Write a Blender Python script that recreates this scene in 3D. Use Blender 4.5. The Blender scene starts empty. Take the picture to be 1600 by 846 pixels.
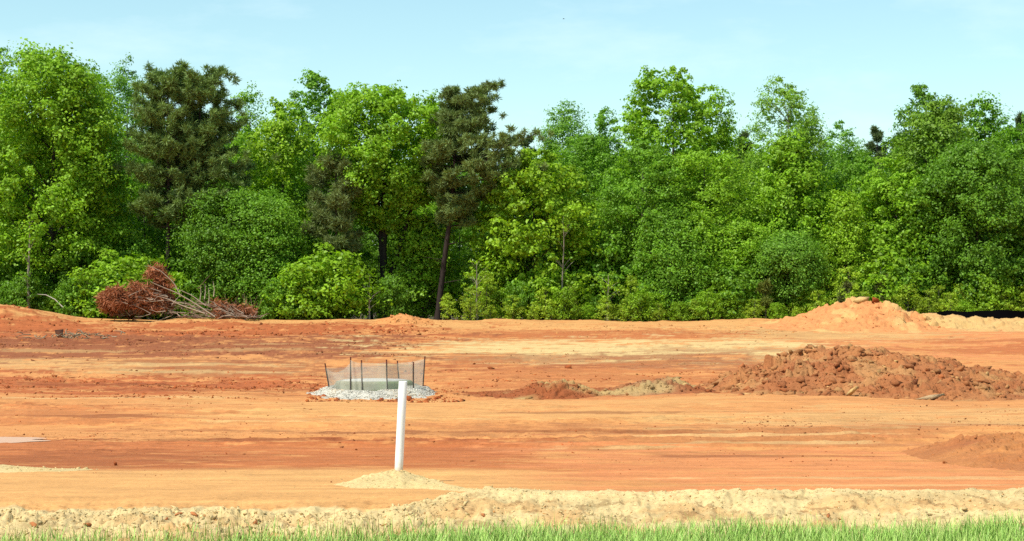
import bpy, math, random
import numpy as np

# ------------------------------------------------------------------ camera, light, exposure
S = bpy.context.scene
C = S.collection
EYE, F, HOR = 1.65, 2889.0, 480.0       # eye height, focal length in photo pixels, horizon row
cam_d = bpy.data.cameras.new('camera'); cam = bpy.data.objects.new('camera', cam_d); C.objects.link(cam)
cam_d.sensor_width = 36.0; cam_d.lens = 65.0
cam_d.clip_start = 0.1; cam_d.clip_end = 30000
cam.location = (0, 0, EYE)
cam.rotation_euler = (math.radians(90 + 1.13), 0, 0)
S.camera = cam

SUN_DIR = np.array([-0.46, -0.36, 1.0]); SUN_DIR = SUN_DIR / np.linalg.norm(SUN_DIR)
SUN_EL = math.asin(SUN_DIR[2]); SUN_AZ = math.atan2(SUN_DIR[0], SUN_DIR[1])
world = bpy.data.worlds.new('World'); S.world = world; world.use_nodes = True
wn, wl = world.node_tree.nodes, world.node_tree.links
bg = wn['Background']; bg.inputs['Strength'].default_value = 0.15
sky = wn.new('ShaderNodeTexSky'); sky.sky_type = 'NISHITA'; sky.sun_disc = False
sky.sun_elevation = SUN_EL; sky.sun_rotation = SUN_AZ % (2 * math.pi)
sky.air_density = 1.0; sky.dust_density = 0.6; sky.ozone_density = 1.6
tint = wn.new('ShaderNodeMix'); tint.data_type = 'RGBA'; tint.blend_type = 'MULTIPLY'
tint.inputs[0].default_value = 1.0; tint.inputs[7].default_value = (1.02, 1.14, 0.97, 1)
wl.new(sky.outputs[0], tint.inputs[6])
# thin high cloud wisps
tc = wn.new('ShaderNodeTexCoord'); mp = wn.new('ShaderNodeMapping'); mp.inputs['Scale'].default_value = (9, 9, 30)
wl.new(tc.outputs['Generated'], mp.inputs[0])
nz = wn.new('ShaderNodeTexNoise'); nz.inputs['Scale'].default_value = 1.0; nz.inputs['Detail'].default_value = 6
nz.inputs['Roughness'].default_value = 0.6
wl.new(mp.outputs[0], nz.inputs['Vector'])
rmp = wn.new('ShaderNodeMapRange'); rmp.inputs[1].default_value = 0.5; rmp.inputs[2].default_value = 0.85
rmp.inputs[3].default_value = 0.0; rmp.inputs[4].default_value = 0.3
wl.new(nz.outputs[0], rmp.inputs[0])
cl = wn.new('ShaderNodeMix'); cl.data_type = 'RGBA'; cl.inputs[7].default_value = (6.6, 7.4, 7.6, 1)
wl.new(rmp.outputs[0], cl.inputs[0]); wl.new(tint.outputs[2], cl.inputs[6]); wl.new(cl.outputs[2], bg.inputs[0])

sun_d = bpy.data.lights.new('sun', 'SUN'); sun_d.energy = 5.0; sun_d.angle = math.radians(0.5)
sun_d.color = (1.0, 0.95, 0.86)
sun = bpy.data.objects.new('sun', sun_d); C.objects.link(sun)
from mathutils import Vector
sun.rotation_euler = Vector(-SUN_DIR).to_track_quat('-Z', 'Y').to_euler(); sun.location = (-30, -30, 70)
vs = S.view_settings; vs.view_transform = 'Standard'; vs.look = 'None'; vs.gamma = 1; vs.use_curve_mapping = False
vs.exposure = 0.25
S.render.engine = 'CYCLES'
cy = S.cycles
cy.max_bounces = 5; cy.diffuse_bounces = 3; cy.glossy_bounces = 2; cy.transmission_bounces = 3; cy.transparent_max_bounces = 12
cy.use_denoising = False
cy.caustics_reflective = False; cy.caustics_refractive = False
S.render.filter_size = 1.1

# ------------------------------------------------------------------ helpers
def lin(r, g, b):
    f = lambda c: (c / 12.92 if c <= 0.04045 else ((c + 0.055) / 1.055) ** 2.4)
    return np.array([f(r / 255), f(g / 255), f(b / 255)])

def _hash(ix, iy, seed):
    h = (ix.astype(np.int64) * 374761393 + iy.astype(np.int64) * 668265263 + seed * 1442695041) & 0xffffffff
    h = ((h ^ (h >> 13)) * 1274126177) & 0xffffffff
    h = (h ^ (h >> 16)) & 0xffffff
    return h / float(0xffffff)

def vnoise(x, y, seed=0):
    ix, iy = np.floor(x), np.floor(y); fx, fy = x - ix, y - iy
    fx = fx * fx * (3 - 2 * fx); fy = fy * fy * (3 - 2 * fy)
    a = _hash(ix, iy, seed); b = _hash(ix + 1, iy, seed); c = _hash(ix, iy + 1, seed); d = _hash(ix + 1, iy + 1, seed)
    return (a + (b - a) * fx) * (1 - fy) + (c + (d - c) * fx) * fy

def fbm(x, y, seed=0, oct=4, rough=0.5):
    v = 0; a = 1; t = 0
    for i in range(oct):
        v = v + a * vnoise(x + 17.3 * i, y + 9.1 * i, seed + i); t += a; a *= rough
        x, y = 1.63 * x - 1.18 * y, 1.18 * x + 1.63 * y
    return v / t

def clodfield(x, y, cell, seed=0):
    """broken-lump relief: every cell a small tilted slab with a crack round it, about -0.5..1"""
    x = x / cell; y = y / cell; ix, iy = np.floor(x), np.floor(y)
    f1 = np.full(x.shape, 9.0); f2 = np.full(x.shape, 9.0); hh = np.zeros(x.shape)
    for dx in (-1, 0, 1):
        for dy in (-1, 0, 1):
            cx, cy_ = ix + dx, iy + dy
            px = cx + 0.1 + 0.8 * _hash(cx, cy_, seed); py = cy_ + 0.1 + 0.8 * _hash(cx, cy_, seed + 1)
            ex, ey = x - px, y - py; d = np.sqrt(ex * ex + ey * ey)
            r = _hash(cx, cy_, seed + 2)
            h = r ** 2 * 1.1 + (_hash(cx, cy_, seed + 3) - .5) * 1.5 * ex + (_hash(cx, cy_, seed + 4) - .5) * 1.5 * ey
            near = d < f1
            f2 = np.where(near, f1, np.minimum(f2, d)); hh = np.where(near, h, hh); f1 = np.where(near, d, f1)
    return hh - 0.45 * (1 - sstep(0.0, 0.22, f2 - f1))

def sstep(a, b, x):
    t = np.clip((x - a) / (b - a), 0, 1); return t * t * (3 - 2 * t)

def make_mesh(name, verts, faces, k, attrs=None, mats=(), smooth=False):
    """faces: (n,k) index array"""
    me = bpy.data.meshes.new(name)
    verts = np.ascontiguousarray(verts, dtype=np.float32); faces = np.ascontiguousarray(faces, dtype=np.int32)
    me.vertices.add(len(verts)); me.vertices.foreach_set('co', verts.ravel())
    me.loops.add(faces.size); me.loops.foreach_set('vertex_index', faces.ravel())
    me.polygons.add(len(faces)); me.polygons.foreach_set('loop_start', np.arange(0, faces.size, k, dtype=np.int32))
    me.update(calc_edges=True)
    if smooth:
        me.polygons.foreach_set('use_smooth', np.ones(len(faces), dtype=bool))
    for an, (typ, data) in (attrs or {}).items():
        at = me.attributes.new(an, typ, 'POINT')
        if typ == 'FLOAT': at.data.foreach_set('value', np.ascontiguousarray(data, dtype=np.float32))
        else: at.data.foreach_set('color', np.ascontiguousarray(np.c_[data, np.ones(len(data))], dtype=np.float32).ravel())
    for m in mats: me.materials.append(m)
    return me

def link(name, me, parent=None, loc=(0, 0, 0), color=None):
    o = bpy.data.objects.new(name, me); C.objects.link(o); o.location = loc
    if parent is not None: o.parent = parent
    if color is not None: o.color = (color[0], color[1], color[2], 1)
    return o

def tag(o, label=None, cat=None, group=None, kind=None):
    if label: o['label'] = label
    if cat: o['category'] = cat
    if group: o['group'] = group
    if kind: o['kind'] = kind
    return o

def thing(name, label, cat, loc=(0, 0, 0), group=None):
    return tag(link(name, None, loc=loc), label, cat, group)

class Soup:
    """collects quads or tris with colour/random attributes"""
    def __init__(s): s.v = []; s.f = []; s.c = []; s.r = []; s.n = 0
    def add(s, v, f, col=None, rnd=0.5):
        v = np.asarray(v, float); s.v.append(v); s.f.append(np.asarray(f) + s.n); s.n += len(v)
        s.c.append(np.broadcast_to(np.asarray(col if col is not None else (1, 1, 1), float), (len(v), 3)))
        s.r.append(np.broadcast_to(np.asarray(rnd, float), (len(v),)))
    def mesh(s, name, k, mats, smooth=False):
        return make_mesh(name, np.concatenate(s.v), np.concatenate(s.f), k,
                         {'col': ('FLOAT_COLOR', np.concatenate(s.c)), 'rnd': ('FLOAT', np.concatenate(s.r))}, mats, smooth)

def tube(soup, pts, radii, n=5, col=None, rnd=0.5, cap=True):
    pts = np.asarray(pts, float); m = len(pts)
    d = np.gradient(pts, axis=0); d /= np.linalg.norm(d, axis=1)[:, None] + 1e-9
    ref = np.array([1.0, 0, 0]) if abs(d[0][0]) < 0.8 else np.array([0, 1.0, 0])
    u = np.cross(d, ref); u /= np.linalg.norm(u, axis=1)[:, None] + 1e-9
    w = np.cross(d, u)
    a = np.arange(n) / n * 2 * np.pi
    ring = (np.cos(a)[None, :, None] * u[:, None, :] + np.sin(a)[None, :, None] * w[:, None, :]) * np.asarray(radii)[:, None, None]
    v = (pts[:, None, :] + ring).reshape(-1, 3)
    i = np.arange(m - 1)[:, None] * n; j = np.arange(n)[None, :]; j2 = (j + 1) % n
    f = np.stack([i + j, i + j2, i + n + j2, i + n + j], -1).reshape(-1, 4)
    soup.add(v, f, col, rnd)

def unit(v): return v / (np.linalg.norm(v, axis=-1, keepdims=True) + 1e-9)

# ------------------------------------------------------------------ materials
def new_mat(name):
    m = bpy.data.materials.new(name); m.use_nodes = True
    n, l = m.node_tree.nodes, m.node_tree.links
    return m, n, l, n['Principled BSDF'], n['Material Output']

def N(n, t, **kw):
    x = n.new(t)
    for k, v in kw.items(): setattr(x, k, v)
    return x

def mulcol(n, l, a, b, fac=1.0):
    x = N(n, 'ShaderNodeMix', data_type='RGBA', blend_type='MULTIPLY'); x.inputs[0].default_value = fac
    l.new(a, x.inputs[6]); l.new(b, x.inputs[7]); return x.outputs[2]

def soil_mat(name, streak=True, bump=0.5, bscale=9.0):
    m, n, l, p, out = new_mat(name)
    p.inputs['Roughness'].default_value = 0.92; p.inputs['Specular IOR Level'].default_value = 0.15
    at = N(n, 'ShaderNodeAttribute', attribute_name='col')
    g = N(n, 'ShaderNodeNewGeometry')
    col = at.outputs['Color']
    def var(scale, det, lo, hi, vec=None, rough=0.6):
        t = N(n, 'ShaderNodeTexNoise'); t.inputs['Scale'].default_value = scale; t.inputs['Detail'].default_value = det
        t.inputs['Roughness'].default_value = rough
        l.new(vec or g.outputs['Position'], t.inputs['Vector'])
        r = N(n, 'ShaderNodeMapRange'); r.inputs[1].default_value = 0.25; r.inputs[2].default_value = 0.75
        r.inputs[3].default_value = lo; r.inputs[4].default_value = hi
        l.new(t.outputs[0], r.inputs[0]); return t.outputs[0], r.outputs[0]
    if streak:
        mp = N(n, 'ShaderNodeMapping'); mp.inputs['Scale'].default_value = (0.35, 2.6, 1.0)
        l.new(g.outputs['Position'], mp.inputs[0])
        _, s1 = var(1.0, 7, 0.72, 1.18, mp.outputs[0], 0.68)
        col = mulcol(n, l, col, s1)
    _, s2 = var(2.2, 6, 0.84, 1.12); col = mulcol(n, l, col, s2)
    f3, s3 = var(24, 3, 0.84, 1.12); col = mulcol(n, l, col, s3)
    if streak:      # darker specks in the broken ground
        ar = N(n, 'ShaderNodeAttribute', attribute_name='rough')
        for sc, th in ((4.5, 0.60), (11.0, 0.62)):
            t4 = N(n, 'ShaderNodeTexNoise'); t4.inputs['Scale'].default_value = sc; t4.inputs['Detail'].default_value = 3; l.new(g.outputs['Position'], t4.inputs['Vector'])
            r4 = N(n, 'ShaderNodeMapRange'); r4.inputs[1].default_value = th; r4.inputs[2].default_value = th + .05; r4.inputs[3].default_value = 0; r4.inputs[4].default_value = .55; l.new(t4.outputs[0], r4.inputs[0])
            mm_ = N(n, 'ShaderNodeMath', operation='MULTIPLY'); l.new(r4.outputs[0], mm_.inputs[0]); l.new(ar.outputs['Fac'], mm_.inputs[1])
            mk = N(n, 'ShaderNodeMix', data_type='RGBA', blend_type='MULTIPLY'); mk.inputs[7].default_value = (.42, .32, .26, 1); l.new(mm_.outputs[0], mk.inputs[0]); l.new(col, mk.inputs[6]); col = mk.outputs[2]
    l.new(col, p.inputs['Base Color'])
    t2 = N(n, 'ShaderNodeTexNoise'); t2.inputs['Scale'].default_value = bscale; t2.inputs['Detail'].default_value = 7
    t2.inputs['Roughness'].default_value = 0.65; l.new(g.outputs['Position'], t2.inputs['Vector'])
    b = N(n, 'ShaderNodeBump'); b.inputs['Strength'].default_value = bump; b.inputs['Distance'].default_value = 0.06
    l.new(t2.outputs[0], b.inputs['Height']); l.new(b.outputs[0], p.inputs['Normal'])
    return m

def leaf_mat(name, transl=0.3, spec=0.25, dead=(0.30, 0.22, 0.06), var=0.5):
    m, n, l, p, out = new_mat(name)
    oi = N(n, 'ShaderNodeObjectInfo'); at = N(n, 'ShaderNodeAttribute', attribute_name='rnd')
    r = N(n, 'ShaderNodeMapRange'); r.inputs[3].default_value = 1 - var; r.inputs[4].default_value = 1 + var
    l.new(at.outputs['Fac'], r.inputs[0])
    c = mulcol(n, l, oi.outputs['Color'], r.outputs[0])
    # warmer leaves at the top end of the random range
    mx = N(n, 'ShaderNodeMix', data_type='RGBA'); mx.inputs[7].default_value = (*dead, 1)
    r2 = N(n, 'ShaderNodeMapRange'); r2.inputs[1].default_value = 0.8; r2.inputs[2].default_value = 1.0
    r2.inputs[3].default_value = 0.0; r2.inputs[4].default_value = 0.28
    l.new(at.outputs['Fac'], r2.inputs[0]); l.new(r2.outputs[0], mx.inputs[0]); l.new(c, mx.inputs[6])
    l.new(mx.outputs[2], p.inputs['Base Color'])
    p.inputs['Roughness'].default_value = 0.5; p.inputs['Specular IOR Level'].default_value = spec
    tr = N(n, 'ShaderNodeBsdfTranslucent'); tc_ = N(n, 'ShaderNodeMix', data_type='RGBA', blend_type='MULTIPLY')
    tc_.inputs[0].default_value = 1; tc_.inputs[7].default_value = (1.5, 1.6, 0.6, 1); l.new(mx.outputs[2], tc_.inputs[6])
    l.new(tc_.outputs[2], tr.inputs['Color'])
    ms = N(n, 'ShaderNodeMixShader'); ms.inputs[0].default_value = transl
    l.new(p.outputs[0], ms.inputs[1]); l.new(tr.outputs[0], ms.inputs[2]); l.new(ms.outputs[0], out.inputs[0])
    return m

def attr_mat(name, rough=0.85, spec=0.2, bump=0.0, bscale=20, stretch=None, var=(0.75, 1.2)):
    m, n, l, p, out = new_mat(name)
    at = N(n, 'ShaderNodeAttribute', attribute_name='col')
    tcn = N(n, 'ShaderNodeTexCoord'); mp = N(n, 'ShaderNodeMapping')
    if stretch: mp.inputs['Scale'].default_value = stretch
    l.new(tcn.outputs['Object'], mp.inputs[0])
    t = N(n, 'ShaderNodeTexNoise'); t.inputs['Scale'].default_value = bscale; t.inputs['Detail'].default_value = 5
    l.new(mp.outputs[0], t.inputs['Vector'])
    r = N(n, 'ShaderNodeMapRange'); r.inputs[1].default_value = 0.3; r.inputs[2].default_value = 0.7
    r.inputs[3].default_value = var[0]; r.inputs[4].default_value = var[1]; l.new(t.outputs[0], r.inputs[0])
    l.new(mulcol(n, l, at.outputs['Color'], r.outputs[0]), p.inputs['Base Color'])
    p.inputs['Roughness'].default_value = rough; p.inputs['Specular IOR Level'].default_value = spec
    if bump:
        b = N(n, 'ShaderNodeBump'); b.inputs['Strength'].default_value = bump; b.inputs['Distance'].default_value = 0.02
        l.new(t.outputs[0], b.inputs['Height']); l.new(b.outputs[0], p.inputs['Normal'])
    return m

M_SOIL = soil_mat('field_soil', True, 0.45, 7.0)
M_CLOD = soil_mat('clod_soil', False, 0.6, 16.0)
M_LEAF = leaf_mat('broad_leaf', 0.33, 0.22, (0.30, 0.31, 0.05), 0.48)
M_NEEDLE = leaf_mat('pine_needle', 0.15, 0.15, (0.17, 0.20, 0.05), 0.4)
M_DEADN = leaf_mat('dead_needle', 0.1, 0.1, (0.30, 0.17, 0.07), 0.55)
M_GRASS = attr_mat('grass_blade', 0.5, 0.3)
M_BARK = attr_mat('bark', 0.9, 0.1, 0.6, 6, (3, 3, 0.6))
M_STICK = attr_mat('bare_wood', 0.85, 0.15)
M_STONE = attr_mat('crushed_stone', 0.9, 0.2)
M_STAKE = attr_mat('rusty_stake', 0.7, 0.3)
M_CONC = attr_mat('grey_concrete', 0.9, 0.2, 0.3, 12)

# ------------------------------------------------------------------ terrain
PY = np.array([-60, 0, 6, 10, 13.4, 14.6, 17.0, 19.4, 22, 26, 32, 40, 48, 53, 58, 64, 72, 80, 90, 100, 108, 113, 118, 130, 170, 400, 1200, 9000])
PZ = np.array([-.1, -.0, -.12, -.2, -.22, -.22, -.085, -.2, -.28, -.38, -.5, -.65, -.78, -.8, -.7, -.5, -.2, .05, .33, .58, .78, .88, .80, .6, .6, .6, .6, .6])
def base_z(y):
    ys = np.linspace(0, 1, 5)
    # light smoothing of the piecewise profile
    w = 0.02 * np.abs(y) + 0.15
    return (np.interp(y - w, PY, PZ) + 2 * np.interp(y, PY, PZ) + np.interp(y + w, PY, PZ)) / 4

_yy = np.concatenate([np.linspace(11, 60, 4000), np.linspace(60, 116, 3000)])
_rows = HOR + F * (EYE - base_z(_yy)) / _yy
_rows_m = np.minimum.accumulate(_rows)
def y_at_row(r):      # distance of the bare field at a photo row
    return np.interp(-np.asarray(r, float), -_rows_m, _yy)
def wx(px, d): return (px - 800.0) / F * d
def wz(py, d): return EYE + (HOR - py) / F * d

def berm_crest(x):
    px = 800 + x / 16.5 * F
    t = sstep(600, 760, px)
    return 15.75 + 0.75 * t + 0.12 * (vnoise(x * 0.9, x * 0 + 2.2, 5) - 0.5), 0.045 + 0.075 * t

def Hs(x, y):         # smooth ground height
    x = np.asarray(x, float); y = np.asarray(y, float)
    z = base_z(y)
    # gentle sideways roll
    z = z + 0.10 * (fbm(x * 0.06, y * 0.05, 3, 2) - 0.5) * sstep(24, 45, y) * (1 - sstep(105, 116, y))
    z = z + 0.30 * (fbm(x * 0.16, y * 0.22, 33, 3) - 0.5) * sstep(27, 44, y) * (1 - sstep(100, 110, y)) * (1 - np.exp(-((x + 4) / 3.5) ** 2 - ((y - 53) / 6) ** 2))
    # near berm of pale spoil
    yc, hc = berm_crest(x)
    z = z + hc * np.exp(-((y - yc) / np.where(y < yc, 0.75, 0.42)) ** 2) * 1.0
    # far crest: lumps of pushed-up earth that make the skyline of the field
    far = sstep(96, 108, y) * (1 - sstep(114, 120, y))
    pxf = 800 + x / np.maximum(y, 1) * F
    z = z + far * (0.5 - 0.4 * sstep(1380, 1440, pxf)) * (fbm(x * 0.22, y * 0.1, 11, 4) - 0.45)
    pxf = 800 + x / np.maximum(y, 1) * F
    z = z + far * (1.05 * sstep(170, -40, pxf) + 0.25 * np.exp(-((pxf - 630) / 35) ** 2)
                   - 0.15 * np.exp(-((pxf - 1000) / 180) ** 2))
    return z

def rough_amp(x, y):
    pxf = 800 + x / np.maximum(y, 1) * F
    patch = sstep(0.42, 0.62, fbm(x * 0.35, y * 0.30, 22, 4))
    a = 0.008 + 0.0 * x
    a = a + 0.14 * sstep(76, 84, y) * (1 - sstep(108, 116, y)) * sstep(900, 500, pxf) * (0.3 + patch)
    a = a + 0.10 * np.exp(-((y - 60) / 7) ** 2) * sstep(620, 350, pxf) * (0.2 + patch)
    a = a + 0.07 * np.exp(-((y - 55) / 5) ** 2) * sstep(600, 800, pxf) * (0.3 + patch)
    a = a + 0.075 * np.exp(-((y - 15.8) / 0.75) ** 2)
    a = a + 0.030 * sstep(23, 27, y) * (1 - sstep(44, 52, y)) * patch
    a = a + 0.10 * sstep(88, 100, y) * sstep(600, 900, pxf) * (0.3 + patch)
    return a

TRACKS = [(-7.5, 40.0, -0.55, 0.02), (-4.0, 33.0, -0.22, 0.015), (3.0, 36.0, 0.18, -0.02), (6.0, 30.0, 0.10, 0.01), (-2.0, 68.0, 0.25, 0.01), (-12.0, 72.0, -0.3, 0.01), (2.0, 27.0, -0.08, 0.01)]
def track_mask(x, y):
    g = 0 * x; r = 0 * x
    for (x0, y0, s_, c_) in TRACKS:
        for o in (0.0, 1.9):
            yc = y0 + o + s_ * (x - x0) + c_ * (x - x0) ** 2 + 0.2 * np.sin(x * 0.5 + y0)
            dy = (y - yc) / math.sqrt(1 + s_ * s_); k = np.exp(-((x - x0) / 7.0) ** 4)
            tread = 0.65 + 0.35 * np.sin(x * 21)
            g = np.maximum(g, k * np.exp(-(dy / 0.24) ** 4) * tread); r = np.maximum(r, k * np.exp(-((np.abs(dy) - 0.36) / 0.1) ** 2))
    return g, r

def H(x, y):
    x = np.asarray(x, float); y = np.asarray(y, float); tg, tr_ = track_mask(x, y)
    z = H1(x, y)
    yc, _ = berm_crest(x); bm_ = np.clip(sstep(-1.7, -1.2, y - yc) * sstep(0.25, 0.05, y - yc), 0, 1)
    k = np.where(bm_.ravel() > 0.01)[0]
    if len(k):
        add = np.zeros(z.size); xx, yy = x.ravel()[k], y.ravel()[k]; left = sstep(950, 350, 800 + xx / yy * F)
        wv = 0.04 * fbm(xx * 9, yy * 9, 6, 2)
        add[k] = bm_.ravel()[k] * (0.4 + 0.6 * left) * (0.045 * clodfield(xx + wv, yy + wv, 0.13, 71) * sstep(.35, .6, fbm(xx * 1.8, yy * 1.8, 73, 3)) + 0.02 * clodfield(xx, yy + wv, 0.06, 75))
        z = z + add.reshape(z.shape)
    return z - 0.055 * tg + 0.05 * tr_ * (0.4 + fbm(x * 2, y * 2, 5, 2))

def H1(x, y):
    a = rough_amp(x, y)
    s = np.clip(0.05 * y, 0.5, 4.0)
    ruts = 0.012 * (fbm(x * 0.12 + 0.4 * y, y * 2.2 - x * 0.12, 41, 3) - 0.5) * sstep(20, 24, y) * (1 - sstep(46, 60, y))
    return Hs(x, y) + a * 2.0 * (fbm(x * 3.6 / s ** 0.7, y * 2.6 / s ** 0.7, 31, 5, 0.66) - 0.5) + ruts * np.clip(y / 20, 1, 2)

def ray_ground(px, py):
    d = float(y_at_row(py)); return wx(px, d), d

SOIL = dict(sand=lin(246, 183, 112), orange=lin(240, 165, 98), red=lin(204, 112, 62), brown=lin(174, 103, 64), dark=lin(150, 80, 45),
            pale=lin(247, 214, 146), cream=lin(255, 224, 160), salmon=lin(243, 155, 96), grey=lin(196, 165, 125), tan=lin(238, 196, 128))
ALB = 0.62        # albedo of full-white soil under this light
def soil_color(x, y):
    """colour of the earth at each place: bands and patches of clay, sand and spoil"""
    x = np.asarray(x, float); y = np.asarray(y, float)
    col = np.empty(x.shape + (3,)); col[:] = SOIL['orange']
    pxf = 800 + x / np.maximum(y, 1) * F
    wob = (fbm(x * 0.10, y * 0.13, 51, 4) - 0.5)
    wob2 = (fbm(x * 0.5, y * 1.1, 57, 4) - 0.5)
    dist = np.clip(y / 60.0, 0.2, 2)
    dist = np.clip(y / 50.0, 0.2, 2.2)
    nfine = fbm(x * 1.7, (y + 0.03 * x) * 3.2, 58, 6, 0.68)
    def band(r0, r1, p0, p1, name, k=1.0, soft=0.25, sp=90, seed=0, breakup=0.5):
        nonlocal col
        y1, y0 = y_at_row(r0), y_at_row(r1)       # far edge, near edge
        hw = max((y1 - y0) / 2, 0.08); yc = (y0 + y1) / 2
        nb = fbm(x * 0.34 + seed * 3.1, (y + 0.04 * x) * 0.75 + seed * 1.7, 61 + seed, 6, 0.64)
        fy = 1 - np.abs(y - yc) / hw; fx = np.minimum(pxf - p0, p1 - pxf) / (3.0 * sp)
        val = np.minimum(np.minimum(fy, fx), 0.5) + (1.6 + 2.0 * breakup) * (nb - 0.5) + 2.0 * (nfine - 0.5) + 0.10
        m = (k * sstep(-0.05, 0.45, val))[..., None]
        col = col * (1 - m) + SOIL[name] * m
    band(497, 516, -300, 1300, 'sand', 0.9, seed=1)
    band(505, 530, -300, 640, 'red', 0.95, seed=2, breakup=0.3)
    band(515, 532, 720, 1230, 'red', 0.75, seed=3)
    band(524, 564, -300, 660, 'brown', 1.0, seed=4, breakup=0.3)
    band(532, 566, 660, 1260, 'pale', 0.8, seed=5, breakup=0.6)
    band(538, 556, 740, 1240, 'pale', 0.8, seed=15, breakup=0.3)
    band(553, 572, 620, 1200, 'brown', 0.6, seed=6)
    band(560, 584, -300, 300, 'tan', 0.5, seed=7)
    band(562, 590, 140, 520, 'brown', 0.7, seed=17)
    band(584, 622, -300, 500, 'red', 0.95, seed=8, breakup=0.35)
    band(566, 624, 650, 1250, 'red', 0.55, seed=9)
    band(614, 690, -300, 1900, 'orange', 0.8, seed=10, breakup=0.2)
    band(624, 660, 300, 1150, 'sand', 0.75, seed=20, breakup=0.2)
    band(636, 664, -300, 240, 'red', 0.5, seed=11)
    band(664, 712, 620, 1500, 'brown', 0.45, seed=12, breakup=0.45)
    band(640, 668, 1150, 1900, 'tan', 0.45, seed=22)
    band(684, 738, -300, 900, 'red', 0.75, seed=13, breakup=0.25)
    band(704, 742, -300, 330, 'dark', 0.42, seed=14)
    band(700, 780, 840, 1900, 'salmon', 0.8, seed=18, breakup=0.2)
    band(500, 548, 1380, 1900, 'salmon', 0.8, seed=19)
    band(490, 512, 1330, 1900, 'tan', 0.95, seed=21, breakup=0.2)
    band(512, 532, 1150, 1480, 'tan', 0.6, seed=23); band(530, 556, 1440, 1900, 'red', 0.7, seed=24); band(545, 575, 1000, 1300, 'brown', 0.5, seed=25)
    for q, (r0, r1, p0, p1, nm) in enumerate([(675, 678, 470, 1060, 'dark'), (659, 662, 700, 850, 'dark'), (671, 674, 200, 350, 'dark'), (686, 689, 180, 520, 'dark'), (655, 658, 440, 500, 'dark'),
            (633, 637, -20, 220, 'dark'), (652, 655, 60, 240, 'dark'), (640, 643, 780, 1150, 'dark'), (664, 667, 720, 860, 'brown'), (687, 690, 500, 720, 'dark'), (711, 714, 1050, 1420, 'dark'),
            (692, 694, 1000, 1400, 'pale'), (681, 683, 1060, 1420, 'pale'), (700, 702, 900, 1300, 'pale'), (745, 748, 1000, 1560, 'pale'), (757, 759, 900, 1600, 'pale'), (735, 738, 330, 620, 'pale'),
            (752, 754, 60, 160, 'pale'), (660, 662, 300, 470, 'pale'), (650, 652, 500, 720, 'pale'), (546, 549, 0, 420, 'tan'), (570, 573, 150, 460, 'pale'), (580, 583, 200, 480, 'pale'), (621, 624, 0, 330, 'pale'),
            (538, 540, 380, 700, 'tan'), (566, 568, 700, 900, 'pale'), (552, 554, 560, 900, 'dark'), (518, 521, 0, 300, 'dark'), (530, 533, 60, 420, 'dark'), (596, 599, 30, 400, 'dark'), (606, 610, 100, 470, 'dark'), (616, 620, 380, 500, 'dark')]):
        band(r0, r1, p0, p1, nm, 0.5 if nm == 'dark' else 0.42, sp=60, seed=30 + q, breakup=0.5)  # thin noise-broken streaks of darker and paler tone
    tg, tr_ = track_mask(x, y); m = (0.35 * tg)[..., None]; col = col * (1 - m) + SOIL['brown'] * m
    # near sand flat and pale berm
    m = (sstep(0, 1, (22.4 - y + 1.2 * wob) / 1.0) * sstep(950, 700, pxf))[..., None]
    col = col * (1 - m) + SOIL['sand'] * m
    yc, hc = berm_crest(x)
    m = (sstep(0.55, 0.22, y - yc + 0.5 * wob2))[..., None]
    col = col * (1 - m) + SOIL['cream'] * 0.94 * m
    m = (0.55 * sstep(0.5, 0.66, fbm(x * 2.2, y * 3, 71, 4)) * sstep(0.1, -0.6, y - yc) + 0.5 * sstep(15.0, 14.4, y))[..., None]
    col = col * (1 - m) + SOIL['sand'] * 0.85 * m
    # grass verge soil, forest floor
    m = (sstep(14.6, 14.0, y) * 0.8)[..., None]
    col = col * (1 - m) + lin(120, 120, 60) * m
    m = sstep(116.5, 119, y)[..., None]
    col = col * (1 - m) + lin(92, 78, 50) * m
    return np.clip(col * ALB, 0, 1)

def build_ground():
    ud = np.linspace(-0.36, 0.36, 820)
    ul = -0.36 - np.geomspace(0.01, 7, 26)[::-1]; ur = 0.36 + np.geomspace(0.01, 7, 26)
    u = np.concatenate([ul, ud, ur])
    ys = np.concatenate([np.linspace(-60, 8, 16), np.linspace(8.5, 13.8, 20), np.linspace(13.9, 18, 150),
                         1 / np.linspace(1 / 18.02, 1 / 116, 520)[0:], np.linspace(117, 180, 30), np.geomspace(190, 9000, 24)])
    Y, U = np.meshgrid(ys, u, indexing='ij')
    X = U * np.maximum(Y, 10.0)
    x, y = X.ravel(), Y.ravel()
    z = H(x, y)
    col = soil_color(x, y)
    nr, nc = Y.shape
    i = np.arange(nr - 1)[:, None] * nc; j = np.arange(nc - 1)[None, :]
    f = np.stack([i + j, i + j + 1, i + nc + j + 1, i + nc + j], -1).reshape(-1, 4)
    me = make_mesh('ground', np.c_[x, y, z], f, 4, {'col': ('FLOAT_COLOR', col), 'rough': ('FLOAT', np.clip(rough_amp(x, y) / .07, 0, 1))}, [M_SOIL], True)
    tag(link('ground', me), kind='structure')
build_ground()

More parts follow.
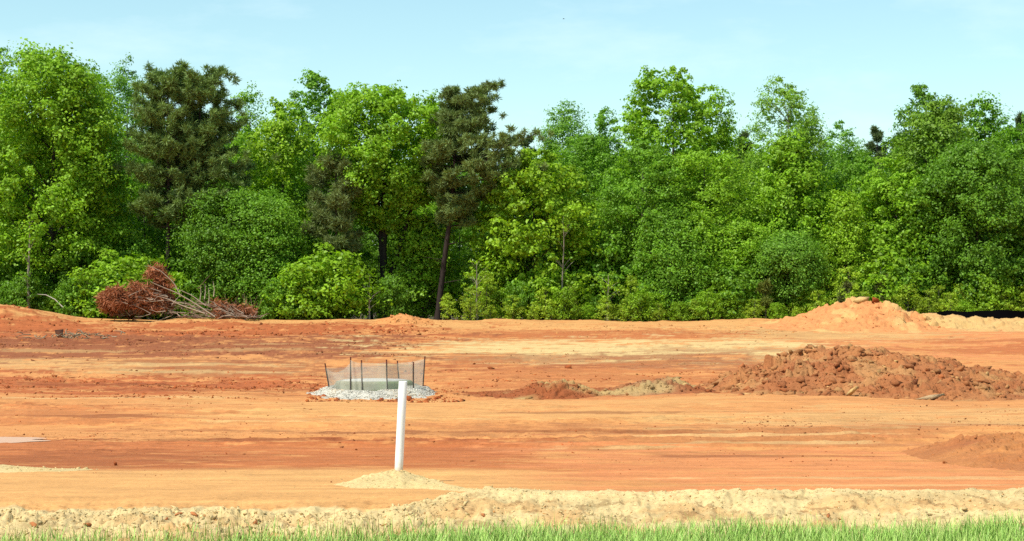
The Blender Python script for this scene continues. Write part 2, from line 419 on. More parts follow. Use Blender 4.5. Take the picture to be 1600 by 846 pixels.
# wet silt puddle on the left
def build_puddle():
    m, n, l, p, out = new_mat('puddle_water')
    p.inputs['Base Color'].default_value = (0.50, 0.31, 0.20, 1); p.inputs['Roughness'].default_value = 0.6
    p.inputs['IOR'].default_value = 1.33
    cx, cyy = ray_ground(-60, 688)
    n_ = 60; a = np.linspace(0, 2 * np.pi, n_, endpoint=False)
    r = 1 + 0.35 * (vnoise(np.cos(a) * 2 + 7, np.sin(a) * 2 + 3, 3) - 0.5) * 2
    x = cx + 1.65 * r * np.cos(a); y = cyy + 0.75 * r * np.sin(a)
    zz = float(H(np.array([cx]), np.array([cyy]))[0]) + 0.018
    v = np.c_[np.r_[cx, x], np.r_[cyy, y], np.full(n_ + 1, zz)]
    f = [[0, 1 + k, 1 + (k + 1) % n_] for k in range(n_)]
    tag(link('puddle', make_mesh('puddle', v, np.array(f), 3, None, [m])), kind='structure')
build_puddle()

# ------------------------------------------------------------------ rocks and clods
def icos(sub=1):
    import bmesh
    bm = bmesh.new(); bmesh.ops.create_icosphere(bm, subdivisions=sub, radius=1.0)
    v = np.array([q.co[:] for q in bm.verts]); f = np.array([[w.index for w in q.verts] for q in bm.faces]); bm.free()
    return v, f
ICO1, ICO2 = icos(1), icos(2)

def rock_shape(rng, hi=False):
    """broken clod: convex hull of a few random points, so the faces are flat and the corners sharp"""
    import bmesh
    bm = bmesh.new(); n = 11 if hi else 8
    p = unit(rng.normal(size=(n, 3))) * rng.uniform(0.55, 1.1, (n, 1)) * np.array([rng.uniform(0.8, 1.5), rng.uniform(0.65, 1.1), rng.uniform(0.45, 0.95)])
    for q in p: bm.verts.new(q)
    r = bmesh.ops.convex_hull(bm, input=bm.verts[:]); bmesh.ops.delete(bm, geom=[e for e in r['geom_interior'] if isinstance(e, bmesh.types.BMVert)], context='VERTS')
    bmesh.ops.triangulate(bm, faces=bm.faces[:]); bm.verts.index_update()
    v = np.array([q.co[:] for q in bm.verts]); f = np.array([[w.index for w in q.verts] for q in bm.faces]); bm.free()
    return v, f
_rr = np.random.default_rng(5)
ROCKS = [rock_shape(_rr) for _ in range(24)]; ROCKS_HI = [rock_shape(_rr, True) for _ in range(14)]

def rot_z_tilt(rng):
    a, b, c = rng.uniform(0, 6.28), rng.normal(0, 0.35), rng.normal(0, 0.35)
    Rz = np.array([[math.cos(a), -math.sin(a), 0], [math.sin(a), math.cos(a), 0], [0, 0, 1]])
    Rx = np.array([[1, 0, 0], [0, math.cos(b), -math.sin(b)], [0, math.sin(b), math.cos(b)]])
    Ry = np.array([[math.cos(c), 0, math.sin(c)], [0, 1, 0], [-math.sin(c), 0, math.cos(c)]])
    return Rx @ Ry @ Rz

def scatter_rocks(soup, rng, x, y, z, size, col, hi=False, sink=0.32):
    bank = ROCKS_HI if hi else ROCKS
    for k in range(len(x)):
        v, f = bank[rng.integers(len(bank))]
        p = (v * size[k]) @ rot_z_tilt(rng).T
        p = p + np.array([x[k], y[k], z[k] + size[k] * (0.5 - sink * 2) * 0.6])
        soup.add(p, f, col[k], rng.random())

def jitter_cols(rng, base, n, amt=0.14):
    return np.clip(base * (1 + rng.normal(0, amt, (n, 1))) * (1 + rng.normal(0, 0.04, (n, 3))), 0.005, 0.9)

# mounds: a displaced body and its clods
def mound(name, label, cat, cx, cy_, rx, ry, zfun, colfun, nclod, csize, seed, nx=150, ny=90, clod_cols=None, clod_w=None, lump=None, rough=0.08, rfreq=3.0):
    rng = np.random.default_rng(seed)
    X, Y = np.meshgrid(np.linspace(-rx, rx, nx), np.linspace(-ry, ry, ny))
    x, y = (X + cx).ravel(), (Y + cy_).ravel()
    def Z(x, y):
        h = zfun(x, y)
        n = rough * (fbm(x * rfreq, y * rfreq, seed, 4, 0.62) - 0.5) * 2
        for cell, amp in (lump or ()):
            wx_, wy_ = x + 0.3 * cell * fbm(x / cell, y / cell, 3, 2), y + 0.3 * cell * fbm(x / cell + 9, y / cell, 4, 2)
            n = n + amp * clodfield(wx_, wy_, cell, seed + 7) * (0.35 + 1.3 * sstep(.35, .65, fbm(x / cell * .22, y / cell * .22, seed + 3, 2)))
        return Hs(x, y) - 0.06 + h + n * np.clip(h / 0.25, 0, 1)
    z = Z(x, y)
    j = np.arange(nx - 1)[None, :]; i = np.arange(ny - 1)[:, None] * nx
    f = np.stack([i + j, i + j + 1, i + nx + j + 1, i + nx + j], -1).reshape(-1, 4)
    h0 = zfun(x, y)
    keep = (h0[f] > 0.012).any(axis=1)
    t = thing(name, label, cat, (cx, cy_, float(Hs(np.array([cx]), np.array([cy_]))[0])))
    L = np.array(t.location)
    me = make_mesh('earth_body', np.c_[x, y, z] - L, f[keep], 4, {'col': ('FLOAT_COLOR', np.clip(colfun(x, y) * ALB, 0, 1))}, [M_CLOD], True)
    link('earth_body', me, t)
    # clods
    cxs = rng.uniform(-rx, rx, nclod * 4) + cx; cys = rng.uniform(-ry, ry, nclod * 4) + cy_
    hh = zfun(cxs, cys); w = np.clip(hh / 0.12, 0, 1) * (clod_w(cxs, cys) if clod_w else 1)
    ok = np.where(rng.random(len(cxs)) < w)[0][:nclod]
    cxs, cys = cxs[ok], cys[ok]
    sz = csize[0] * (csize[1] / csize[0]) ** (rng.random(len(cxs)) ** 3.8)
    cols = colfun(cxs, cys) * ALB
    if clod_cols is not None:
        alt = np.array([SOIL[q] for q in clod_cols])[rng.integers(0, len(clod_cols), len(cxs))] * ALB
        wm = rng.random((len(cxs), 1)) * 0.5; cols = cols * (1 - wm) + alt * wm
    cols = np.clip(cols * (1 + rng.normal(0, 0.12, (len(cxs), 1))), 0.01, 0.9)
    s = Soup(); zz = Z(cxs, cys)
    big = sz > csize[0] + (csize[1] - csize[0]) * 0.3
    scatter_rocks(s, rng, cxs[~big] - L[0], cys[~big] - L[1], zz[~big] - L[2], sz[~big], cols[~big])
    if big.any(): scatter_rocks(s, rng, cxs[big] - L[0], cys[big] - L[1], zz[big] - L[2], sz[big], cols[big], True)
    tag(link('clods', s.mesh('clods', 3, [M_CLOD]), t), kind='stuff')
    return t, Z

def ell(x, y, cx, cy_, rx, ry, p=1.0):
    d = ((x - cx) / rx) ** 2 + ((y - cy_) / ry) ** 2
    return np.clip(1 - d, 0, 1) ** p

# big clod heap on the right
D = 53.5
def heap_z(x, y):
    px = 800 + x / D * F
    top = np.interp(px, [1105, 1150, 1230, 1290, 1340, 1400, 1470, 1540, 1600, 1680, 1800], [0, .30, .74, 1.08, 1.13, 1.08, .95, .66, .45, .3, 0])
    front = sstep(48.8 - 1.3 * np.exp(-((px - 1430) / 110) ** 2), 54.0, y); back = 1 - sstep(55, 60.0, y)
    n = 1 + 0.25 * (fbm(x * 0.6, y * 0.6, 77, 3) - 0.5)
    return top * np.minimum(front, back) * n
def heap_c(x, y):
    m = fbm(x * 0.7, y * 0.7, 78, 3)[..., None]; px = 800 + x / D * F
    c = SOIL['brown'] * 1.12 * (1 - m) + (SOIL['red'] * .62 + SOIL['tan'] * .32) * m
    k = (sstep(0.56, 0.66, fbm(x * 1.1, y * 1.1, 79, 2)) * 0.25)[..., None]
    return (c * (1 - k) + SOIL['tan'] * k) * 0.95
big_heap, BZ = mound('dirt_heap', 'long heap of broken red-brown clods on the right, below the pale far mound', 'dirt heap', 13.0 - 2.0, 54.3, 8.0, 6.2, heap_z, heap_c, 9000, (0.02, 0.20), 101,
      460, 320, lump=((0.50, 0.105), (0.22, 0.085)), clod_cols=('brown', 'brown', 'tan', 'red', 'dark'), clod_w=lambda x, y: 0.55 + 0.45 * sstep(14, 8, x), rough=0.12, rfreq=2.2)

# low bank of clods left of it
def bank_z(x, y):
    px = 800 + x / 51.5 * F
    top = np.interp(px, [640, 690, 760, 800, 840, 880, 930, 960, 1010, 1060, 1110, 1150], [0, .03, .08, .12, .34, .38, .12, .10, .32, .30, .08, 0])
    yc = 52.2 - 0.25 * np.sin(px / 60)
    return top * np.exp(-((y - yc) / 1.5) ** 4) * (1 + 0.5 * (fbm(x * 1.1, y, 83, 3) - 0.5))
def bank_c(x, y):
    m = fbm(x * 0.8, y * 0.8, 84, 3)[..., None]; px = (800 + x / 51.5 * F)[..., None]
    g = np.exp(-((px - 1020) / 50) ** 2) * 0.4
    m = sstep(.45, .75, m)
    c = (SOIL['red'] * .5 + SOIL['brown'] * .5) * (1 - m) + SOIL['tan'] * .85 * m
    return (c * (1 - g * .7) + SOIL['grey'] * g * .7) * 0.86
mound('dirt_heap', 'low strip of red and grey clods between the white pipe and the big heap', 'dirt heap', wx(895, 52), 52.2, 5.0, 2.4, bank_z, bank_c, 1600, (0.02, 0.14), 102, 360, 140, lump=((0.4, 0.10), (0.18, 0.06)), rough=0.08, rfreq=4)

# tall far mound with the stony top
def farm_z(x, y):
    px = 800 + x / 101 * F
    top = np.interp(px, [1150, 1225, 1270, 1320, 1345, 1375, 1400, 1440, 1520, 1600, 1750, 1900], [0, .12, .50, 1.05, 1.22, 1.18, .82, .42, .24, .22, .25, 0])
    return top * sstep(91, 101.5, y) * (1 - sstep(103, 110, y)) * (1 + 0.12 * (fbm(x * 0.5, y * 0.5, 87, 3) - 0.5))
def farm_c(x, y):
    m = fbm(x * 0.5, y * 0.5, 88, 4)[..., None]; px = (800 + x / 101 * F)[..., None]
    c = SOIL['sand'] * (1 - m) + SOIL['tan'] * m
    g = sstep(1420, 1480, px) * 0.6
    r = (0.75 * sstep(0.46, 0.56, fbm(x * 0.9, y * 0.3, 89, 3)))[..., None] * (1 - g)
    c = c * (1 - r) + SOIL['salmon'] * r
    return c * (1 - g) + SOIL['tan'] * g * 0.95
farmound, FZ = mound('dirt_mound', 'tall tan mound at the far right edge of the field with rubble on its peak', 'dirt mound', wx(1400, 101), 101.5, 15.0, 10.8, farm_z, farm_c, 2200, (0.03, 0.22), 103, 420, 200, lump=((0.9, 0.16), (0.4, 0.09)),
      clod_w=lambda x, y: 0.2 + 0.8 * np.exp(-((800 + x / 101 * F - 1365) / 50) ** 2), rough=0.20, rfreq=1.7)

def crest_z(x, y):
    px = 800 + x / 104 * F
    return np.interp(px, [575, 600, 618, 640, 665, 690], [0, .28, .42, .40, .2, 0]) * np.exp(-((y - 103.5) / 3.2) ** 2)
mound('dirt_heap', 'small rubbly orange heap on the far rim before the leaning pine', 'dirt heap', wx(632, 103.5), 103.5, 2.3, 6.0, crest_z, lambda x, y: SOIL['orange'] * np.ones(x.shape + (1,)), 500, (0.03, 0.2), 107, 90, 60,
      clod_cols=('red', 'orange', 'sand'), rough=0.16, rfreq=2.5)
# grey-brown near mound at the right border
def near_z(x, y):
    px = 800 + x / 24.5 * F
    top = np.interp(px, [1380, 1430, 1480, 1530, 1600, 1680, 1760, 1850], [0, .05, .17, .26, .30, .30, .2, 0])
    return top * sstep(20.6, 24.4, y) * (1 - sstep(25.2, 27.5, y))
def near_c(x, y):
    m = fbm(x * 1.5, y * 1.5, 91, 3)[..., None]
    return SOIL['brown'] * 1.2 * (1 - m) + SOIL['orange'] * 0.85 * m
mound('dirt_mound', 'low brown mound at the right border, nearest of the mounds on the field', 'dirt mound', wx(1620, 24.4), 24.3, 2.1, 3.3, near_z, near_c, 1500, (0.006, 0.06), 104, 360, 220, lump=((0.16, 0.035),),
      clod_w=lambda x, y: 0.06 + 0.94 * sstep(24.0, 25.0, y) * sstep(5.4, 6.4, x), rough=0.055, rfreq=4.5)

# sandy mound round the pipe foot
PIPE_D = 19.5; PIPE_X = wx(623, PIPE_D)
def pm_z(x, y):
    px = 800 + x / 19.2 * F
    top = np.interp(px, [470, 540, 570, 610, 630, 655, 700, 760, 820], [0, .075, .14, .18, .185, .14, .085, .06, 0])
    yc = 19.35 - 1.3 * sstep(640, 760, px)
    return top * np.exp(-(np.abs(y - yc) / np.where(y < yc, 0.95, 0.4)) ** 2.5)
def pm_c(x, y):
    m = fbm(x * 2, y * 2, 93, 3)[..., None]
    return (SOIL['cream'] * (1 - m) + SOIL['pale'] * m) * 0.97
pipe_mound, PMZ = mound('sand_mound', 'small pale sandy mound heaped around the foot of the white pipe', 'sand mound', wx(640, 19.2), 19.0, 1.2, 1.5, pm_z, pm_c, 1300, (0.004, 0.026), 105, 240, 180, lump=((0.17, 0.035), (0.07, 0.018)), rough=0.035, rfreq=8)

# left low spoil strip of pale lumps
def ls_z(x, y):
    px = 800 + x / 21.8 * F
    return np.interp(px, [-60, 0, 80, 150, 190], [.11, .12, .08, .055, 0]) * np.exp(-((y - (21.9 - 0.1 * np.sin(px / 30))) / 0.6) ** 2)
mound('spoil_strip', 'low strip of pale yellow crumbled soil at the left border on the red clay', 'dirt strip', wx(50, 21.8), 21.9, 1.05, 1.1, ls_z, lambda x, y: pm_c(x, y) * 0.93, 380, (0.008, 0.045), 106, 110, 60, rough=0.02, rfreq=5)

# ------------------------------------------------------------------ loose crumbs over the whole field (nobody could count these)
def crumbs():
    rng = np.random.default_rng(9); s = Soup()
    def area(n, r0, r1, p0, p1, s0, s1, base, sink=0.2, amt=0.15, clump=True, power=3.0):
        r = rng.uniform(r0, r1, n * 3); px = rng.uniform(p0, p1, n * 3)
        y = y_at_row(r); x = wx(px, y)
        if clump:
            k = fbm(x * 0.55, y * 1.1, int(r0) % 97, 5, 0.62); fe = 1 - np.abs(r - (r0 + r1) / 2) / ((r1 - r0) / 2); ok = np.where(rng.random(n * 3) < sstep(0.40, 0.68, k - 0.18 * (1 - fe)) + 0.03)[0][:n]
        else: ok = np.arange(n)
        x, y = x[ok], y[ok]; sz = s0 * (s1 / s0) ** (rng.random(len(x)) ** power)
        col = jitter_cols(rng, base * ALB * np.where(rng.random((len(x), 1)) < .35, .6, 1.0), len(x), amt)
        scatter_rocks(s, rng, x, y, H(x, y), sz, col, False, sink)
    area(2600, 500, 532, -60, 700, 0.04, 0.20, SOIL['red'] * .9, .35)
    area(1000, 503, 530, 560, 1250, 0.04, 0.13, SOIL['orange'] * .9, .35)
    area(3000, 518, 566, -60, 660, 0.03, 0.12, SOIL['brown'], .35)
    area(3600, 578, 626, -60, 520, 0.02, 0.11, SOIL['red'] * .95, .35)
    area(1600, 566, 624, 640, 1250, 0.02, 0.10, SOIL['red'], .35)
    area(1200, 536, 590, 560, 1260, 0.02, 0.09, SOIL['orange'] * .85, .35)
    area(2200, 622, 712, -60, 560, 0.01, 0.05, SOIL['red'] * .95, .35)
    area(2200, 636, 725, 500, 1660, 0.008, 0.045, SOIL['red'], .35)
    area(2000, 630, 690, 1150, 1660, 0.01, 0.05, SOIL['brown'], .35)
    area(700, 700, 756, -60, 1660, 0.005, 0.02, SOIL['red'], .3)
    area(260, 738, 790, -60, 700, 0.004, 0.012, SOIL['pale'], .3)
    area(260, 604, 629, 478, 530, 0.03, 0.14, SOIL['red'], .3, clump=False)
    area(420, 606, 629, 590, 720, 0.03, 0.16, SOIL['red'], .3, clump=False)
    area(160, 618, 630, 520, 600, 0.02, 0.08, SOIL['orange'], .3, clump=False)
    # berm lumps
    for (p0, p1, lo, hi_, n) in ((-60, 700, -1.0, 0.12, 5200), (640, 1680, -1.3, 0.15, 5200)):
        px = rng.uniform(p0, p1, n); x = wx(px, 15.8); yc, hc = berm_crest(x); y = yc + rng.uniform(lo, hi_, n)
        left = sstep(900, 300, px)
        sz = 0.006 * (5 + 2 * left) ** (rng.random(n) ** 3.2)
        base = np.where(rng.random((n, 1)) < 0.06, SOIL['sand'] * 0.85, SOIL['cream'])
        col = np.clip(base * ALB * (1 + rng.normal(0, 0.10, (n, 1))), 0, 0.9)
        scatter_rocks(s, rng, x, y, H(x, y), sz, col, False, 0.36)
    tag(link('soil_crumbs', s.mesh('soil_crumbs', 3, [M_CLOD])), 'loose crumbs and small clods of clay strewn over the bare field', 'crumbs', kind='stuff')
crumbs()

def lone_clod(px, py, size, colname, label, k=1.0, mul=(1, 1, 1), d=None, seed=1, group=None, z=None):
    rng = np.random.default_rng(seed)
    y = d if d else float(y_at_row(py)); x = wx(px, y)
    zz = float(H(np.array([x]), np.array([y]))[0]) if z is None else z
    s = Soup(); v, f = ROCKS_HI[rng.integers(len(ROCKS_HI))]
    v = (v * size * np.array(mul)) @ rot_z_tilt(rng).T
    for q in range(2):
        v = v + 0.03 * size * rng.normal(size=v.shape)
    s.add(v, f, SOIL[colname] * ALB * k)
    o = link('dirt_clod', s.mesh('dirt_clod', 3, [M_CLOD]), None, (x, y, zz + size * 0.25 * mul[2]))
    tag(o, label, 'dirt clod', group); return o
lone_clod(182, 727, 0.05, 'red', 'red upright clod standing alone on the sand at the left', 0.8, (0.7, 0.7, 1.6), seed=3)
lone_clod(768, 577, 0.15, 'red', 'small dark red clod lying behind the low strip of clods', 0.75, seed=4)
lone_clod(888, 575, 0.22, 'red', 'flat red lump of clay lying behind the low strip of clods', 0.85, (1.9, 0.8, 0.7), seed=5)
lone_clod(1335, 607, 0.24, 'tan', 'broad flat pale slab at the front foot of the big heap', 1.0, (1.5, 0.9, 0.7), d=49.5, seed=6, z=-0.62)
lone_clod(1420, 604, 0.30, 'brown', 'largest block on the big heap, red with a dark hollow below it', 1.0, (1.4, 1, 0.8), d=50.3, seed=7, z=-0.5)
lone_clod(1447, 622, 0.26, 'grey', 'grey flat chunk at the very foot of the big heap', 1.15, (1.7, 0.9, 0.7), d=48.6, seed=8, z=-0.78)
lone_clod(1397, 570, 0.16, 'tan', 'long pale chunk leaning high on the front of the big heap', 0.95, (1.6, .8, .6), d=52.6, seed=9, z=float(BZ(np.array([wx(1397, 52.6)]), np.array([52.6]))[0]))
lone_clod(1370, 481, 0.46, 'red', 'reddish rock sitting on the peak of the far tan mound', 0.85, (1.3, 0.9, 0.8), d=100.9, seed=10, z=float(FZ(np.array([wx(1370, 100.9)]), np.array([100.9]))[0]) + .1)
lone_clod(1345, 478, 0.40, 'tan', 'pale rock on the peak of the far tan mound left of the reddish one', 1.0, (1.3, 0.9, 0.8), d=100.9, seed=11, z=float(FZ(np.array([wx(1345, 100.9)]), np.array([100.9]))[0]) + .1)
def clod_z(px, d, f=H):
    return float(f(np.array([wx(px, d)]), np.array([d]))[0])
lone_clod(628, 752, 0.035, 'red', 'broken brown lump of clay right at the foot of the white pipe', 0.7, (1.3, .8, .8), d=19.15, seed=12, z=clod_z(628, 19.15, PMZ))
lone_clod(98, 526, 0.42, 'brown', 'dark upturned lump among roots on the rough red ground at the far left', 0.35, (1.5, 1, .8), seed=13)
for k, (px, d, sz, c, mul_) in enumerate([(140, 15.35, .05, 'salmon', .75), (400, 15.3, .055, 'salmon', .8), (305, 15.6, .035, 'salmon', .9), (280, 15.6, .03, 'salmon', .9),
        (262, 15.4, .032, 'salmon', .75), (150, 15.1, .045, 'cream', .85), (240, 15.25, .04, 'cream', .8), (90, 15.45, .035, 'cream', .9), (505, 15.2, .03, 'salmon', .85),
        (725, 15.9, .035, 'cream', .9), (875, 15.75, .03, 'cream', .8), (755, 15.5, .04, 'salmon', .7), (712, 15.7, .03, 'salmon', .7), (1292, 15.7, .035, 'salmon', .8),
        (1312, 15.65, .028, 'salmon', .8), (1120, 16.2, .022, 'salmon', .7), (1505, 15.9, .035, 'cream', .75), (1450, 15.7, .035, 'cream', .8), (335, 15.5, .03, 'cream', .85), (55, 15.2, .04, 'salmon', .85)]):
    lone_clod(px, 0, sz, c, 'fist-sized clod half sunk in the pale berm in front of the field', mul_, (1.25, 0.9, 0.85), d=d, seed=40 + k, group='clods in the pale foreground berm')

# ------------------------------------------------------------------ white standpipe
def build_pipe():
    z0 = wz(742, PIPE_D); z1 = wz(596, PIPE_D); dx = wx(630, PIPE_D) - PIPE_X
    t = thing('standpipe', 'white plastic pipe standing upright out of a small sandy mound, leaning slightly right', 'pipe', (PIPE_X, PIPE_D, z0))
    m, n, l, p, out = new_mat('white_plastic')
    tcn = N(n, 'ShaderNodeTexCoord'); sx = N(n, 'ShaderNodeSeparateXYZ'); l.new(tcn.outputs['Object'], sx.inputs[0])
    nzz = N(n, 'ShaderNodeTexNoise'); nzz.inputs['Scale'].default_value = 14; nzz.inputs['Detail'].default_value = 5; l.new(tcn.outputs['Object'], nzz.inputs['Vector'])
    ad = N(n, 'ShaderNodeMath', operation='MULTIPLY_ADD'); l.new(nzz.outputs[0], ad.inputs[0]); ad.inputs[1].default_value = -0.22; l.new(sx.outputs[2], ad.inputs[2])
    mr = N(n, 'ShaderNodeMapRange'); mr.inputs[1].default_value = -0.10; mr.inputs[2].default_value = 0.06; l.new(ad.outputs[0], mr.inputs[0])
    mx = N(n, 'ShaderNodeMix', data_type='RGBA'); mx.inputs[6].default_value = (0.62, 0.45, 0.26, 1); mx.inputs[7].default_value = (0.86, 0.87, 0.86, 1)
    l.new(mr.outputs[0], mx.inputs[0]); l.new(mx.outputs[2], p.inputs['Base Color'])
    p.inputs['Roughness'].default_value = 0.35
    hgt = z1 - z0; n_ = 32; a = np.arange(n_) / n_ * 2 * np.pi; R = 0.0445; r = 0.0385
    prof = [(R, -0.25), (R, 0.2), (R, 0.6), (R, hgt - 0.003), (R - 0.0015, hgt), (r + .0015, hgt), (r, hgt - 0.003), (r, hgt - 0.5), (r, -0.2)]
    v = []
    for (rr, zz) in prof:
        off = dx * zz / hgt
        v += [(rr * math.cos(q) + off, rr * math.sin(q), zz) for q in a]
    f = []
    for i in range(len(prof) - 1):
        for j in range(n_):
            f.append([i * n_ + j, i * n_ + (j + 1) % n_, (i + 1) * n_ + (j + 1) % n_, (i + 1) * n_ + j])
    link('pipe_wall', make_mesh('pipe_wall', v, f, 4, None, [m], True), t)
build_pipe()

# ------------------------------------------------------------------ storm inlet with its stone ring and mesh fence
ID = 53.0
def build_inlet():
    cx, cyc = wx(582, ID), 52.6
    gz = float(Hs(np.array([cx]), np.array([cyc]))[0])
    rng = np.random.default_rng(21)
    # stone ring: low doughnut
    def ring_h(x, y):
        d = np.sqrt(((x - cx) / 1.58) ** 2 + ((y - cyc) / 3.1) ** 2) + 0.55 * (fbm(x * 1.3, y * 0.7, 44, 4, 0.6) - 0.5)
        a = np.exp(-((d - 0.80) / 0.24) ** 2) * 0.17 * (1 + 0.35 * (fbm(x * 1.7, y * 1.7, 15, 3) - 0.5))
        return a * (1 - sstep(1.05, 1.3, d)) + 0.05 * (1 - sstep(0.85, 1.15, d + 0.5 * (fbm(x * 1.5, y * 0.8, 16, 4) - .5)))
    t = thing('stone_ring', 'low ring of white crushed stone piled around the fenced storm inlet', 'stone pile', (cx, cyc, gz))
    nx, ny = 110, 110
    X, Y = np.meshgrid(np.linspace(-2.2, 2.2, nx), np.linspace(-4.2, 4.2, ny)); x = X.ravel() + cx; y = Y.ravel() + cyc
    h = ring_h(x, y); z = gz + h - 0.05 + 0.03 * fbm(x * 9, y * 9, 8, 2)
    j = np.arange(nx - 1)[None, :]; i = np.arange(ny - 1)[:, None] * nx
    f = np.stack([i + j, i + j + 1, i + nx + j + 1, i + nx + j], -1).reshape(-1, 4)
    f = f[(h[f] > 0.02).any(axis=1)]
    wcol = np.array([0.48, 0.45, 0.375])
    link('stone_bed', make_mesh('stone_bed', np.c_[x - cx, y - cyc, z - gz], f, 4, {'col': ('FLOAT_COLOR', np.tile(wcol * 0.9, (len(x), 1)))}, [M_STONE], False), t)
    n = 14000; px = rng.uniform(-2.1, 2.1, n) + cx; py = rng.uniform(-4.1, 4.1, n) + cyc; hh = ring_h(px, py)
    ok = rng.random(n) < np.clip((hh - .02) / 0.06, 0, 1) * 0.9
    px, py, hh = px[ok], py[ok], hh[ok]
    s = Soup(); sz = rng.uniform(0.014, 0.045, len(px))
    st_ = (sstep(.5, .7, fbm(px * 1.5, py * .8, 66, 3)) * 0.4)[:, None]; col = np.clip((wcol * (1 - st_) + SOIL['tan'] * .55 * st_) * (1 + rng.normal(0, 0.18, (len(px), 1))), 0, 0.85)
    scatter_rocks(s, rng, px - cx, py - cyc, hh - 0.03, sz, col)
    tag(link('stones', s.mesh('stones', 3, [M_STONE]), t), kind='stuff')
    # concrete inlet throat behind the mesh
    b = Soup()
    def box(x0, x1, y0, y1, z0, z1, col):
        v = [(xx, yy, zz) for zz in (z0, z1) for yy in (y0, y1) for xx in (x0, x1)]
        b.add(v, [[0, 1, 3, 2], [4, 6, 7, 5], [0, 4, 5, 1], [2, 3, 7, 6], [0, 2, 6, 4], [1, 5, 7, 3]], col)
    inl = thing('storm_inlet', 'weathered grey-green concrete inlet box behind the mesh fence, crushed stone round it', 'storm inlet', (wx(585, 53.3), 53.3, gz))
    g = np.array([0.20, 0.20, 0.125])
    # octagonal riser with a rounded lid
    n_ = 28; a = np.arange(n_) / n_ * 2 * np.pi
    prof = [(0.98, -0.1), (1.0, 0.26), (0.97, 0.33), (0.80, 0.37), (0.5, 0.385), (0.001, 0.39)]
    v = np.array([(rr * math.cos(q) * 1.12, rr * math.sin(q) * 1.0, zz) for rr, zz in prof for q in a])
    ff = [[i * n_ + j, i * n_ + (j + 1) % n_, (i + 1) * n_ + (j + 1) % n_, (i + 1) * n_ + j] for i in range(len(prof) - 1) for j in range(n_)]
    cc = np.tile(g, (len(v), 1)); gm = fbm(v[:, 0] * 2 + 3, v[:, 2] * 3, 4, 3)[:, None]
    cc = cc * (0.75 + 0.5 * gm); cc[v[:, 0] > 0.2] *= np.array([0.75, 1.0, 0.75]); cc[v[:, 2] > 0.345] = np.array([0.46, 0.45, 0.40])
    b.add(v, ff, cc)
    link('concrete_riser', b.mesh('concrete_riser', 4, [M_CONC], False), inl)
    # fence
    fe = thing('mesh_fence', 'ring of thin dark stakes carrying sagging pale see-through netting around the inlet', 'fence', (cx, 52.6, gz))
    L = np.array((cx, 52.6, gz))
    st = [((508, 568), (515, 609), 52.4), ((548, 558), (548, 610), 51.0), ((565, 563), (566, 609), 50.9), ((604, 562), (605, 608), 50.8), ((646, 566), (646, 608), 51.6), ((664, 557), (661, 604), 53.2), ((621, 564), (624, 600), 55.2)]
    posts = []
    for (tp, bp, d) in st:
        T = np.array([wx(tp[0], d), d, wz(tp[1], d)]); B = np.array([wx(bp[0], d), d, wz(bp[1], d)])
        posts.append((T, B))
        q = Soup(); Bx = B - (T - B) * 0.25
        pts = np.array([Bx + (T - Bx) * k for k in np.linspace(0, 1, 12)])
        cols = np.repeat(np.where(np.linspace(0, 1, 12)[:, None] > 0.86, np.array([[0.13, 0.035, 0.02]]), np.array([[0.07, 0.06, 0.05]])), 6, axis=0)
        tube(q, pts - L, np.full(12, 0.022), 6, cols)
        top = pts[-1] - L
        q.add(np.array([top + (dx * 0.022, dy * 0.022, 0.0) for dx, dy in ((-1, -1), (1, -1), (1, 1), (-1, 1))]), [[0, 1, 2, 3]], (0.13, 0.035, 0.02))
        link('stake', q.mesh('stake', 4, [M_STAKE]), fe)
    m, n, l, p, out = new_mat('netting')
    p.inputs['Base Color'].default_value = (0.52, 0.51, 0.42, 1); p.inputs['Roughness'].default_value = 0.6
    tr = N(n, 'ShaderNodeBsdfTransparent'); ms = N(n, 'ShaderNodeMixShader')
    uv = N(n, 'ShaderNodeTexCoord'); t2 = N(n, 'ShaderNodeTexNoise'); t2.inputs['Scale'].default_value = 3.0; t2.inputs['Detail'].default_value = 3
    l.new(uv.outputs['Object'], t2.inputs['Vector'])
    r = N(n, 'ShaderNodeMapRange'); r.inputs[1].default_value = .3; r.inputs[2].default_value = .7; r.inputs[3].default_value = 0.30; r.inputs[4].default_value = 0.46
    l.new(t2.outputs[0], r.inputs[0]); l.new(r.outputs[0], ms.inputs[0]); l.new(tr.outputs[0], ms.inputs[1]); l.new(p.outputs[0], ms.inputs[2]); l.new(ms.outputs[0], out.inputs[0])
    order = [0, 1, 2, 3, 4, 5, 6]
    for k in range(7):
        (T0, B0), (T1, B1) = posts[order[k]], posts[order[(k + 1) % 7]]
        nu, nv = 14, 8; v = []
        topk = 0.84 if k in (0, 6) else 0.91
        for a_ in np.linspace(0, 1, nu):
            sag = 0.10 * 4 * a_ * (1 - a_) * (2.0 if k == 0 else 0.25)
            for b_ in np.linspace(0, 1, nv):
                P0 = B0 + (T0 - B0) * topk * b_; P1 = B1 + (T1 - B1) * topk * b_
                P = P0 + (P1 - P0) * a_; P = P - np.array([0, 0, sag * b_])
                P = P + np.array([0, 0.04 * math.sin(9 * a_ + 3 * b_ + k), -0.02 if b_ == 0 else 0])
                v.append(P - L)
        f = [[i * nv + j, i * nv + j + 1, (i + 1) * nv + j + 1, (i + 1) * nv + j] for i in range(nu - 1) for j in range(nv - 1)]
        link('netting', make_mesh('netting', v, f, 4, None, [m], True), fe)
build_inlet()

